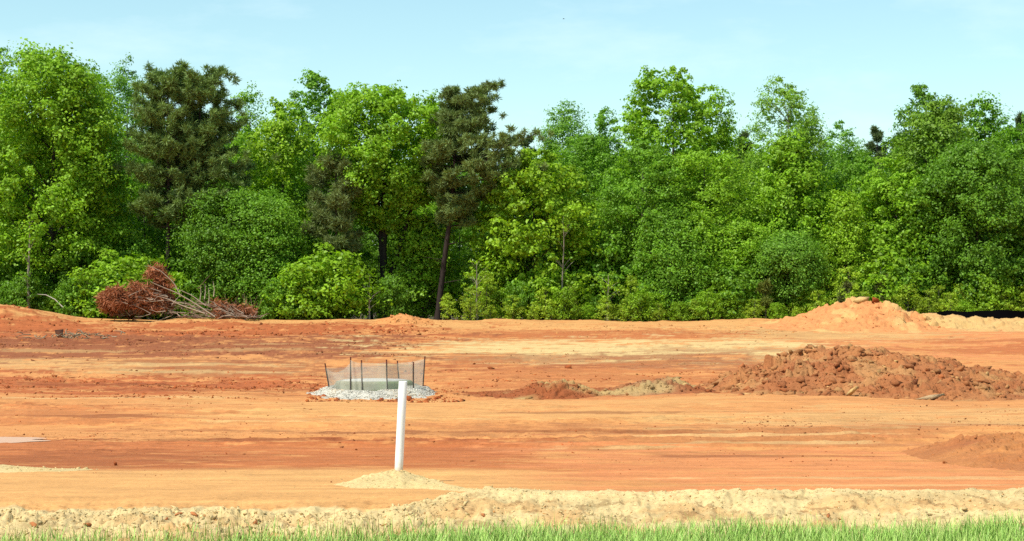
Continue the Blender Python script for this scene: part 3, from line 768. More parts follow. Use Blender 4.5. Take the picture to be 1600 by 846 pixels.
# ------------------------------------------------------------------ black silt fence on the far right
def build_black_fence():
    d0 = 107.5
    t = thing('silt_fence', 'low black fabric silt fence along the far right rim of the field', 'fence', (wx(1530, d0), d0, 1.0))
    L = np.array(t.location); m, n, l, p, out = new_mat('black_fabric')
    p.inputs['Base Color'].default_value = (0.004, 0.004, 0.005, 1); p.inputs['Roughness'].default_value = 1.0; p.inputs['Specular IOR Level'].default_value = 0.0
    pxs = np.linspace(1440, 1720, 90); v = []
    top = np.interp(pxs, [1440, 1455, 1480, 1520, 1560, 1600, 1640, 1720], [493, 489, 486, 487, 484.5, 486, 485, 487]) + 0.5 * np.sin(pxs / 7)
    for k, px in enumerate(pxs):
        y = d0 + 0.25 * math.sin(px / 23) + (px - 1440) * 0.006; x = wx(px, y); zt = wz(top[k], y); zb = float(Hs(np.array([x]), np.array([y]))[0]) - 0.3
        for b_ in np.linspace(0, 1, 5):
            v.append(np.array([x, y + 0.05 * math.sin(b_ * 3 + px / 11), zb + (zt - zb) * b_]) - L)
    f = [[i * 5 + j, i * 5 + j + 1, (i + 1) * 5 + j + 1, (i + 1) * 5 + j] for i in range(89) for j in range(4)]
    link('fabric', make_mesh('fabric', v, f, 4, None, [m], True), t)
    for px in (1480, 1560, 1640, 1700):
        q = Soup(); y = d0 + 0.25 * math.sin(px / 23) + (px - 1440) * 0.006 + 0.07; x = wx(px, y)
        tube(q, np.array([(x, y, 0.7), (x, y, 1.1), (x, y, wz(487.5, y))]) - L, [0.03, 0.03, 0.03], 5, (0.10, 0.07, 0.04))
        link('stake', q.mesh('stake', 4, [M_STICK]), t)
build_black_fence()

# ------------------------------------------------------------------ trees
PROF = {
    'round': ([0, .12, .3, .5, .7, .85, .95, 1], [.35, .7, .95, 1, .92, .74, .48, .2]),
    'edge':  ([0, .06, .2, .45, .65, .82, .93, 1], [.75, .9, 1, 1, .92, .74, .50, .2]),
    'cone':  ([0, .08, .2, .45, .7, .9, 1], [.8, 1, .98, .80, .54, .28, .1]),
    'top':   ([0, .15, .35, .55, .75, .9, 1], [.25, .55, .85, 1, .94, .70, .25]),
    'bush':  ([0, .15, .4, .7, .9, 1], [.85, 1, .95, .75, .45, .1]),
}
def leaf_quads(rng, c, nrm, L, Wd):
    """diamond leaves at c with normals nrm"""
    n = len(c); ref = rng.normal(size=(n, 3)); u = unit(np.cross(nrm, ref)); w = np.cross(nrm, u)
    L = L[:, None]; Wd = Wd[:, None]
    fold = nrm * L * 0.12
    v = np.stack([c - u * L * .5, c + w * Wd * .5 + fold, c + u * L * .5, c - w * Wd * .5 + fold], 1).reshape(-1, 3)
    return v, np.arange(n * 4).reshape(-1, 4)

def make_broadleaf(seed, Ht, R, nleaf, prof='edge', t0=0.04, leaf=0.22, clump_r=0.85, trunk_r=0.16, bark=(0.07, 0.06, 0.05), open_=0.0, limbs=22, lean=0.0, lpc=60, pale_bark=False, flat=0.85, fork=False):
    rng = np.random.default_rng(seed)
    tp, rp = PROF[prof]; n = max(8, nleaf // lpc)
    tt = rng.random(n * 6); keep = rng.random(n * 6) < np.interp(tt, tp, rp) * (0.5 + 0.5 * tt) + 0.03
    tt = tt[keep][:int(n * 1.5)]
    th = rng.uniform(0, 2 * np.pi, len(tt))
    carve = fbm(th * R / 1.5 + seed, tt * Ht / 1.7 + 3.0, seed + 9, 3)
    ok = carve > (0.40 if Ht > 5 else 0.34)
    tt, th = tt[ok][:n], th[ok][:n]; n = len(tt)
    lob = 0.78 + 0.50 * fbm(np.cos(th) * 1.3 + 5 + tt * 2.2, np.sin(th) * 1.3 + 5 + seed % 50, seed, 2)
    u = rng.random(n) ** (0.42 - 0.2 * open_)
    rr = np.interp(tt, tp, rp) * R * lob * u
    rr = rr * np.where(rng.random(n) < 0.10, 1.18, 1.0)
    topn = 0.90 + 0.12 * fbm(np.cos(th) * rr / R * 2.5 + 3, np.sin(th) * rr / R * 2.5 + 3, seed + 3, 2) * 1.4
    zz = Ht * (t0 + (1 - t0) * tt) * np.clip(topn, 0.8, 1.05)
    cc = np.c_[rr * np.cos(th) + lean * zz, rr * np.sin(th), zz]
    cr = clump_r * (0.35 + 0.85 * rng.random(n) ** 1.4) * np.clip(0.55 + 0.6 * np.interp(tt, tp, rp), 0.5, 1)
    # leaves
    k = rng.poisson(lpc, n); idx = np.repeat(np.arange(n), k)
    d = unit(rng.normal(size=(len(idx), 3))); d[:, 2] = np.where(d[:, 2] < -0.55, -d[:, 2] * 0.6, d[:, 2])
    rad = cr[idx] * rng.random(len(idx)) ** 0.33
    axis = unit(np.c_[np.cos(th), np.sin(th), rng.uniform(0.0, 1.1, n)] + rng.normal(0, 0.45, (n, 3)))
    dv = d * rad[:, None] * np.array([1, 1, flat]) * 0.85
    al = (dv * axis[idx]).sum(1, keepdims=True); p = cc[idx] + dv + axis[idx] * al * 0.95
    out = unit(np.c_[cc[idx, 0] - lean * cc[idx, 2], cc[idx, 1], np.zeros(len(idx))] / R + 1e-6)
    nrm = unit(d * 0.65 + out * 0.30 + np.array([0, 0, 0.45]) + rng.normal(0, 0.5, (len(idx), 3)))
    Ls = leaf * 0.78 * rng.uniform(0.6, 1.3, len(idx)); v, f = leaf_quads(rng, p, nrm, Ls, Ls * rng.uniform(0.5, 0.75, len(idx)))
    crnd = rng.random(n)
    rn = np.clip(0.55 * rng.random(len(idx)) + 0.45 * crnd[idx], 0, 1)
    crown = make_mesh('crown', v, f, 4, {'rnd': ('FLOAT', np.repeat(rn, 4))}, [M_LEAF])
    # wood
    s = Soup(); top = Ht * 0.9
    zs = np.linspace(-0.3, top, 14); bend = 0.02 * Ht
    tx = lean * zs + bend * (fbm(zs * 0.35 / Ht * 8, zs * 0 + seed % 13, seed, 2) - 0.5); ty = bend * (fbm(zs * 0.3 / Ht * 8, zs * 0 + 4.4, seed + 1, 2) - 0.5)
    rad = trunk_r * (1 - 0.88 * np.clip(zs / top, 0, 1)) + 0.01; rad[0] *= 1.5; rad[1] *= 1.05
    bk = np.array(bark)
    tube(s, np.c_[tx, ty, zs], rad, 8, bk)
    if fork:
        q = np.linspace(0, 1, 10)
        tube(s, np.c_[q * fork * 1.0, 0.2 * q, Ht * (0.10 + 0.62 * q)] + np.array([lean * 0, 0, 0]), trunk_r * 0.95 * (1 - 0.85 * q), 7, bk)
        tube(s, np.c_[-q * fork * 0.22, 0.1 * q, Ht * (0.12 + 0.66 * q)], trunk_r * 0.8 * (1 - 0.85 * q), 7, bk)
    for kk in rng.choice(n, min(limbs, n), replace=False):
        e = cc[kk]; zb = max(Ht * 0.12, e[2] - 0.55 * math.hypot(e[0], e[1]) - 0.05 * Ht); 
        b0 = np.array([np.interp(zb, zs, tx), np.interp(zb, zs, ty), zb]); q = np.linspace(0, 1, 6)[:, None]
        pts = b0 + (e - b0) * q + np.array([0, 0, 1]) * (0.12 * np.linalg.norm(e - b0) * (q * (1 - q)) * 2)
        r0 = np.interp(zb, zs, rad) * 0.45
        tube(s, pts, np.linspace(r0, 0.012, 6), 5, bk)
    trunk = s.mesh('trunk', 4, [M_BARK], True)
    return crown, trunk

def make_pine(seed, Ht, R, t0, ntuft, prof=None, trunk_r=0.2, lean=0.0, bark=(0.06, 0.045, 0.035), tuft=0.42, per=72, bend=None, side=0.0, stubs=True, flat=0.35):
    rng = np.random.default_rng(seed)
    tp, rp = prof or ([0, .1, .3, .55, .8, 1], [.55, .8, 1, .95, .7, .2])
    s = Soup(); zs = np.linspace(-0.3, Ht * 0.96, 16)
    tx = (np.interp(zs / Ht, *bend) if bend else lean * zs); ty = 0.15 * np.sin(zs * 0.4 + seed)
    rad = trunk_r * (1 - 0.82 * np.clip(zs / Ht, 0, 1)); rad[0] *= 1.4
    tube(s, np.c_[tx, ty, zs], rad, 9, np.array(bark))
    nb = max(6, ntuft // 13); tips = []
    for k in range(nb):
        t = (k + rng.random()) / nb; zb = Ht * (t0 + (0.97 - t0) * t); a = k * 2.4 + rng.normal(0, 0.5)
        L = R * np.interp(t, tp, rp) * rng.uniform(0.55, 1.1) * (1 + side * math.cos(a))
        rise = rng.uniform(0.05, 0.35) + (0.25 * t if side == 0 else 0.0)
        b0 = np.array([np.interp(zb, zs, tx), np.interp(zb, zs, ty), zb])
        q = np.linspace(0, 1, 7); dirv = np.array([math.cos(a), math.sin(a), 0]); perp = np.array([-math.sin(a), math.cos(a), 0])
        pts = b0 + dirv * (L * q)[:, None] + np.array([0, 0, 1]) * (L * rise * q ** 1.6)[:, None] + perp * (0.10 * L * np.sin(q * 4 + seed + k))[:, None]
        r0 = min(np.interp(zb, zs, rad) * 0.45, 0.09); tube(s, pts, np.linspace(r0, 0.012, 7), 5, np.array(bark))
        m = max(3, int(13 * (0.35 + L / R)))
        for _ in range(m):
            qq = rng.uniform(0.35, 1.03) if L > 0.4 * R else rng.uniform(0.1, 1.05)
            P = np.array([np.interp(qq, q, pts[:, i]) for i in range(3)])
            off = perp * rng.normal(0, 0.16 * L * (0.4 + qq)) + np.array([0, 0, abs(rng.normal(0, flat * 0.5))])
            E = P + off; tips.append(E)
    if stubs:
        for k in range(10):
            zb = Ht * rng.uniform(0.15, t0 + 0.05); a = rng.uniform(0, 6.28); b0 = np.array([np.interp(zb, zs, tx), np.interp(zb, zs, ty), zb]); L = rng.uniform(0.4, 1.8)
            pts = b0 + np.array([math.cos(a), math.sin(a), 0.15]) * (np.linspace(0, L, 4))[:, None]
            tube(s, pts, np.linspace(0.035, 0.008, 4), 4, np.array(bark) * 1.3)
    tips = np.array(tips); n = len(tips)
    idx = np.repeat(np.arange(n), per); d = rng.normal(size=(len(idx), 3)); d[:, 2] = d[:, 2] * 0.9 + 0.35; d = unit(d)
    base = tips[idx] + rng.normal(0, 0.06, (len(idx), 3)); Ls = tuft * rng.uniform(0.6, 1.2, len(idx))
    w = unit(np.cross(d, rng.normal(size=d.shape))) * 0.027
    tip = base + d * Ls[:, None]; mid = base + d * (Ls * .5)[:, None]
    v = np.stack([base, mid + w, tip, mid - w], 1).reshape(-1, 3); f = np.arange(len(idx) * 4).reshape(-1, 4)
    crnd = rng.random(n); rn = np.clip(0.5 * rng.random(len(idx)) + 0.5 * crnd[idx], 0, 1)
    return make_mesh('crown', v, f, 4, {'rnd': ('FLOAT', np.repeat(rn, 4))}, [M_NEEDLE]), s.mesh('trunk', 4, [M_BARK], True)

def gz(x, y): return float(Hs(np.array([x]), np.array([y]))[0])
def put_tree(name, label, cat, meshes, px, d, color, group=None, rz=0.0, scale=None):
    x = wx(px, d); t = thing(name, label, cat, (x, d, gz(x, d) - 0.05), group)
    t.rotation_euler = (0, 0, rz)
    if scale: t.scale = scale
    link('crown', meshes[0], t, color=color); link('trunk', meshes[1], t)
    return t
def hgt(py, px, d): return wz(py, d) - gz(wx(px, d), d)
def wid(w, d): return w / F * d

G_BRIGHT = (0.215, 0.385, 0.020); G_MID = (0.155, 0.315, 0.022); G_DEEP = (0.120, 0.250, 0.018); G_YEL = (0.250, 0.410, 0.020); G_BLUE = (0.160, 0.315, 0.030)
P_OLIVE = (0.150, 0.225, 0.055); P_DARK = (0.10, 0.14, 0.05); P_YOUNG = (0.150, 0.180, 0.030)

# (px centre, top row, crown half-width px, distance, colour, profile, leaves, leaf size, open, label)
TREES = [
 (-20, 62, 62, 127, G_MID, 'edge', 15000, .26, .0, 'tall green tree cut by the left border of the view, taller than its neighbour'),
 (82, 74, 112, 123, G_BRIGHT, 'edge', 42000, .27, .0, 'big bright green broadleaf tree left of the dark pine, its leaves down to the ground'),
 (150, 108, 42, 128, G_BRIGHT, 'edge', 10000, .25, .1, 'slim bright green tree filling the gap between the big left tree and the dark pine'),
 (198, 95, 46, 142, G_BLUE, 'round', 9000, .24, .2, 'dull blue-green treetop peeping out behind the big dark pine on its left'),
 (388, 138, 30, 134, G_BRIGHT, 'edge', 7000, .25, .3, 'narrow pale green treetop just right of the big dark pine'),
 (440, 172, 55, 129, G_YEL, 'edge', 15000, .25, .1, 'light yellow-green tree between the big dark pine and the forked tree'),
 (505, 121, 62, 138, G_MID, 'round', 15000, .26, .0, 'round green treetop standing behind and left of the forked tree'),
 (465, 148, 26, 140, G_BLUE, 'round', 3500, .22, .3, 'small dark blue-green treetop poking up left of the round green one'),
 (600, 130, 104, 124, G_BRIGHT, 'top', 30000, .27, .0, 'broad bright green tree with a dark forked trunk near the middle of the wood'),
 (700, 200, 52, 140, G_BLUE, 'round', 7000, .24, .1, 'blue-green tree half hidden behind the tall leaning pine'),
 (880, 176, 42, 142, G_BLUE, 'round', 9000, .24, .1, 'small dull green treetop right of the tall leaning pine'),
 (938, 163, 42, 140, G_MID, 'round', 9000, .24, .1, 'pointed green treetop left of the tallest broadleaf in the middle'),
 (835, 238, 88, 121.5, G_YEL, 'edge', 24000, .26, .0, 'yellow-green tree with a rounded top right of the tall leaning pine'),
 (915, 215, 70, 132, G_MID, 'edge', 17000, .25, .0, 'mid-green tree behind the rounded yellow-green one'),
 (1052, 104, 88, 128, G_BRIGHT, 'top', 21000, .27, .45, 'tall airy tree with sky showing through its broad top right of the middle'),
 (1005, 225, 80, 122.5, G_MID, 'edge', 20000, .25, .0, 'full green tree in front of the left side of the tall airy tree'),
 (1100, 235, 85, 123, G_BRIGHT, 'edge', 22000, .25, .0, 'full leafy tree in front of the right side of the tall airy tree'),
 (1140, 190, 30, 136, G_YEL, 'round', 4000, .22, .4, 'thin yellowish treetop in the gap between the airy tree and the feathery one'),
 (1232, 124, 58, 126, (0.22, 0.38, 0.045), 'top', 11000, .22, .6, 'feathery pale green tree with thin upright twigs at its top'),
 (1235, 195, 105, 124, G_BRIGHT, 'cone', 26000, .24, .0, 'wide cone-shaped green tree below the feathery treetop'),
 (1315, 196, 42, 142, G_BLUE, 'round', 8000, .22, .1, 'low rounded treetop at the far gap in the skyline right of the feathery tree'),
 (1345, 245, 75, 128, G_MID, 'edge', 17000, .25, .0, 'mid-green tree below the low gap in the skyline'),
 (1450, 140, 54, 134, G_DEEP, 'top', 13000, .25, .3, 'dark green treetop, highest of those at the right'),
 (1465, 160, 72, 128, (0.165, 0.29, 0.025), 'edge', 20000, .24, .1, 'olive-green tree just in front of the highest treetop at the right'),
 (1540, 155, 55, 138, G_MID, 'round', 13000, .25, .0, 'round green treetop second from the right border'),
 (1610, 190, 60, 134, G_MID, 'edge', 13000, .25, .0, 'green tree cut by the right border of the view'),
 (1525, 222, 105, 122, G_DEEP, 'edge', 38000, .26, .0, 'large deep green tree with glossy leaves in front at the right'),
 (1400, 255, 70, 123, G_BRIGHT, 'edge', 18000, .24, .0, 'bright green tree left of the large deep green one'),
 (1318, 295, 45, 121, G_YEL, 'cone', 9000, .22, .0, 'slim yellow-green pointed tree in front at the right of the wood'),
 (352, 292, 66, 121.5, G_DEEP, 'edge', 20000, .23, .0, 'dark leafy tree in front of the right side of the big dark pine'),
 (415, 300, 60, 121, G_MID, 'edge', 13000, .23, .0, 'mid-green leafy tree above the bare sticks of the brush pile'),
 (205, 372, 42, 123, G_MID, 'edge', 9000, .23, .1, 'small leafy tree directly behind the red brush pile, under the dark pine'),
 (660, 330, 55, 125, G_BRIGHT, 'edge', 11000, .23, .0, 'light green young tree between the forked trunk and the leaning pine trunk'),
 (1232, 366, 48, 119.5, G_BLUE, 'round', 12000, .22, .0, 'small round-headed tree with bluish leaves behind the far tan mound'),
 (1050, 330, 70, 120.5, G_MID, 'edge', 14000, .22, .0, 'leafy young tree with bare pale twigs inside it, right of the middle'),
 (1160, 345, 60, 121, G_BRIGHT, 'edge', 12000, .23, .0, 'leafy young tree left of the small round-headed one'),
]
for k, (px, py, hw, d, colr, prof, nl, lf, op, lab) in enumerate(TREES):
    Ht = hgt(py, px, d); R = wid(hw, d)
    frk = 0.0
    t0 = 0.04 if prof in ('edge', 'cone') else (0.22 if prof == 'round' else 0.16)
    kw = {}
    if 'forked' in lab and k == 8: kw = dict(fork=3.0, trunk_r=0.26, bark=(0.03, 0.026, 0.022), ); t0 = 0.40
    if k == 1: kw = dict(trunk_r=0.28, bark=(0.035, 0.03, 0.026), limbs=26); t0 = 0.2
    if op > 0.4: kw = dict(limbs=34)
    if k == 18: kw = dict(limbs=50, clump_r=0.55, lpc=40, bark=(0.2, 0.18, 0.14))
    vr = np.random.default_rng(900 + k); lf *= vr.uniform(.78, 1.22); nl *= (0.25 / lf) ** 1.2; kw.setdefault('clump_r', vr.uniform(.6, 1.1)); kw.setdefault('lpc', int(vr.uniform(42, 85))); kw.setdefault('bark', [(.07, .06, .05), (.16, .14, .11), (.045, .038, .032)][vr.integers(3)])
    put_tree('broadleaf_tree', lab, 'tree', make_broadleaf(200 + k, Ht, R, int(nl * 2.1), prof, t0, lf, open_=op, **kw), px, d, colr)

PINES = [
 (262, 106, 78, 122.5, P_OLIVE, 0.36, 640, ([0, .12, .35, .6, .85, 1], [.75, 1, 1, .95, .78, .42]), None, 'big dark pine with the tallest crown at the left, above the red brush pile', dict(trunk_r=0.2, tuft=0.40)),
 (312, 110, 92, 123.5, P_OLIVE, 0.40, 760, ([0, .12, .35, .6, .85, 1], [.85, 1, .97, .88, .72, .4]), None, 'dark pine joined to the big left pine on its right side, a shade lower', dict(trunk_r=0.19, tuft=0.40)),
 (525, 238, 54, 121.5, (0.150, 0.195, 0.06), 0.38, 260, None, None, 'small dark pine with brownish needles in front of the forked tree', dict(trunk_r=0.13, tuft=0.45)),
 (683, 130, 100, 122, (0.150, 0.210, 0.058), 0.40, 1000, ([0, .10, .2, .28, .42, .6, .78, .92, 1], [.32, .42, .5, .98, 1.05, .78, .66, .60, .42]), ([0, .25, .5, .7, .85, 1], [0, .45, 1.0, 1.15, 1.35, 1.6]), 'tall pine with a leaning bare brown trunk and a flat layered crown in the middle', dict(trunk_r=0.22, tuft=0.36, side=0.42, stubs=True, flat=0.2, bark=(0.045, 0.032, 0.027))),
 (1372, 192, 34, 150, P_DARK, 0.25, 300, None, None, 'dark pine top at the lowest dip of the skyline on the right', dict(tuft=0.40)),
 (1405, 205, 26, 152, P_DARK, 0.25, 220, None, None, 'smaller dark pine top just right of the one in the dip', dict(tuft=0.40)),
 (1592, 178, 34, 146, P_DARK, 0.25, 300, None, None, 'dark pine top behind the trees at the right border', dict(tuft=0.40)),
 (825, 205, 28, 148, P_DARK, 0.25, 220, None, None, 'small dark pine top at the right shoulder of the tall leaning pine', dict(tuft=0.40)),
 (1160, 200, 40, 150, P_DARK, 0.25, 340, None, None, 'dark pine top behind the gap left of the feathery tree', dict(tuft=0.40)),
]
for k, (px, py, hw, d, colr, t0, nt, prof, bend, lab, kw) in enumerate(PINES):
    Ht = hgt(py, px, d); R = wid(hw, d)
    put_tree('pine_tree', lab, 'pine tree', make_pine(300 + k, Ht, R, t0, int(nt * 1.15), prof, bend=bend, **kw), px, d, colr)

# young pines in the undergrowth
for k, (px, py, hw, d, colr, lab) in enumerate([
    (1196, 440, 22, 117.8, P_YOUNG, 'yellow-green young pine at the field edge left of the far tan mound'),
    (1322, 445, 20, 117.8, (0.11, 0.125, 0.04), 'dull young pine right behind the peak of the far tan mound'),
    (1380, 438, 20, 118.2, (0.11, 0.13, 0.03), 'young pine in the bushes right of the far mound peak'),
    (890, 458, 16, 117.6, P_YOUNG, 'tiny young pine in the bushes right of the leaning pine trunk')]):
    Ht = hgt(py, px, d); put_tree('young_pine', lab, 'young pine', make_pine(350 + k, Ht, wid(hw, d), 0.05, 70, ([0, .3, 1], [1, .8, .2]), trunk_r=0.05, tuft=0.38, per=26, stubs=False), px, d, colr)

# fill trees deeper in the wood and shrubs at its foot: copies of a few kinds
def copy_tree(src, px, d, s, rz, color, label, group):
    r = src.copy(); C.objects.link(r); x = wx(px, d); r.location = (x, d, gz(x, d) - 0.05); r.scale = s; r.rotation_euler = (0, 0, rz)
    r['label'] = label; r['group'] = group
    for ch in src.children:
        c = ch.copy(); C.objects.link(c); c.parent = r
        if c.name.startswith('crown'): c.color = (*color, 1)
    return r
rng = np.random.default_rng(77)
fill_src = []
SKY = ([-100, 0, 190, 400, 480, 690, 760, 830, 880, 960, 1120, 1180, 1280, 1330, 1410, 1500, 1600, 1750], [150, 150, 180, 190, 210, 220, 240, 225, 215, 205, 205, 215, 215, 218, 205, 190, 195, 190])
LAB_F = 'green broadleaf tree deep in the wood, mostly hidden behind the front trees'
GR_F = 'trees deep in the wood behind the front row'
for k in range(3):
    t = put_tree('broadleaf_tree', LAB_F, 'tree', make_broadleaf(400 + k, 14, 4.2, 15000, 'edge', 0.05, 0.28, limbs=10), 0, 150, G_MID, GR_F)
    fill_src.append(t)
first = [True] * 3
for row, (d0, lo, hi_, step) in enumerate(((131, 70, 140, 68), (140, 20, 70, 60), (152, 2, 26, 40))):
    px = -150 + 25 * row
    while px < 1760:
        k = rng.integers(3); top = np.interp(px, *SKY) + rng.uniform(lo, hi_); d = d0 + rng.uniform(-3, 3)
        Ht = hgt(top, px, d); s = (Ht / 14 * rng.uniform(.85, 1.15),) * 2 + (Ht / 14,)
        colr = [G_MID, G_DEEP, G_BLUE, G_BRIGHT][rng.integers(4)]; rz = rng.uniform(0, 6.28)
        if first[k]:
            t = fill_src[k]; first[k] = False; x = wx(px, d); t.location = (x, d, gz(x, d) - .05); t.scale = s; t.rotation_euler = (0, 0, rz); t.children[0].color = (*colr, 1)
        else: copy_tree(fill_src[k], px, d, s, rz, colr, LAB_F, GR_F)
        px += step * rng.uniform(.75, 1.25)
# shrubs
SH = [('low yellow-green shrub with loose upright shoots at the foot of the wood', 'yellow-green shrubs at the foot of the wood', (0.30, 0.42, 0.03)),
      ('bushy bright green shrub at the foot of the wood', 'bright green shrubs at the foot of the wood', (0.205, 0.355, 0.016)),
      ('dark green leafy shrub in the shade at the foot of the wood', 'dark green shrubs at the foot of the wood', (0.140, 0.285, 0.018))]
shsrc = []
for k in range(6):
    kind = k % 3
    ms = make_broadleaf(500 + k, 3.0, [1.2, 1.6, 1.7][kind], [2600, 5200, 5600][kind], 'bush', 0.03, [.17, .21, .21][kind], clump_r=[.42, .5, .5][kind], trunk_r=0.04, limbs=14, lpc=36)
    t = put_tree('shrub', SH[kind][0], 'shrub', ms, 0, 118, SH[kind][2], SH[kind][1]); shsrc.append([t, True])
def shrub(px, d, Ht, kind, wk=1.0):
    e = shsrc[kind + 3 * rng.integers(2)]; s = (Ht / 3 * wk, Ht / 3 * wk, Ht / 3); rz = rng.uniform(0, 6.28)
    c = np.array(SH[kind][2]) * rng.uniform(.85, 1.15)
    if e[1]:
        e[1] = False; x = wx(px, d); e[0].location = (x, d, gz(x, d) - .05); e[0].scale = s; e[0].rotation_euler = (0, 0, rz); e[0].children[0].color = (*c, 1)
    else: copy_tree(e[0], px, d, s, rz, c, SH[kind][0], SH[kind][1])
px = -60
while px < 1680:
    if px < 460: kind = rng.choice([1, 2, 2]); Ht = rng.uniform(1.4, 3.4)
    elif px < 700: kind = rng.choice([1, 1, 2]); Ht = rng.uniform(2.0, 4.0)
    else: kind = rng.choice([0, 0, 0, 1, 2]); Ht = rng.choice([1.3, 1.8, 2.4, 3.0, 4.0]) * rng.uniform(.85, 1.15)
    if abs(px - 683) > 58 and not (560 < px < 600): shrub(px, 119 + rng.uniform(-1, 1.6), Ht, kind, rng.uniform(.72, 1.08))
    px += rng.uniform(18, 34)
px = -60
while px < 1680:
    if abs(px - 683) > 85 and not (550 < px < 610) and not (25 < px < 110) and not (235 < px < 300): shrub(px, 122 + rng.uniform(-1, 1.5), rng.uniform(3.5, 6), rng.choice([1, 2, 2]), rng.uniform(.8, 1.1))
    px += rng.uniform(40, 62)
px = 700
while px < 1680:
    shrub(px, 117.2 + rng.uniform(-.5, .6), rng.uniform(0.9, 2.3), rng.choice([0, 0, 0, 1]), rng.uniform(.8, 1.2)); px += rng.uniform(18, 36)
for (px, Ht) in ((515, 4.6), (480, 3.2), (180, 4.2)):
    shrub(px, 118.3, Ht, 1, 1.15)

# thin pale saplings with sparse leaves, and bare dead limbs
def sapling(px, py, d, seed, label, colr, r=0.055, lean=0.0):
    Ht = hgt(py, px, d); put_tree('sapling', label, 'sapling', make_broadleaf(seed, Ht, 0.9, 500, 'round', 0.25, 0.17, clump_r=0.4, trunk_r=r, bark=(0.26, 0.23, 0.18), limbs=12, lpc=20, lean=lean), px, d, colr)
sapling(880, 330, 118.2, 601, 'thin pale-stemmed sapling below the yellow-green rounded tree', G_MID)
sapling(745, 400, 117.6, 602, 'thin crooked pale sapling just right of the leaning pine trunk', G_YEL, 0.06)
sapling(577, 420, 117.6, 603, 'short pale-stemmed sapling below the forked tree', G_BRIGHT)
sapling(45, 330, 118.4, 604, 'pale grey trunk with few leaves in front at the far left of the wood', G_BRIGHT, 0.13)
sapling(950, 420, 117.5, 605, 'short grey-stemmed sapling in the bushes below the middle of the wood', G_YEL)
def dead_limbs(px0, py0, d, segs, label):
    x0 = wx(px0, d); z0 = gz(x0, d); t = thing('dead_branch', label, 'dead branch', (x0, d, z0)); s = Soup()
    for seg in segs:
        pts = np.array([(wx(a, d) - x0, 0.15 * i, wz(b, d) - z0) for i, (a, b) in enumerate(seg)])
        tube(s, pts, np.linspace(0.045, 0.015, len(pts)), 5, (0.42, 0.38, 0.32))
    link('bare_limbs', s.mesh('bare_limbs', 4, [M_STICK]), t)
dead_limbs(1045, 500, 118.9, [[(1045, 500), (1052, 440), (1046, 408), (1020, 395), (1008, 392)], [(1046, 408), (1030, 402), (1012, 400), (995, 403)], [(1051, 440), (1044, 415), (1030, 424), (1008, 431)]], 'bare grey dead branches sticking out of the leaves in the middle of the wood')
dead_limbs(70, 490, 117.2, [[(100, 482), (85, 468), (70, 461), (55, 460)]], 'bare pale fallen branch at the foot of the wood at the far left')

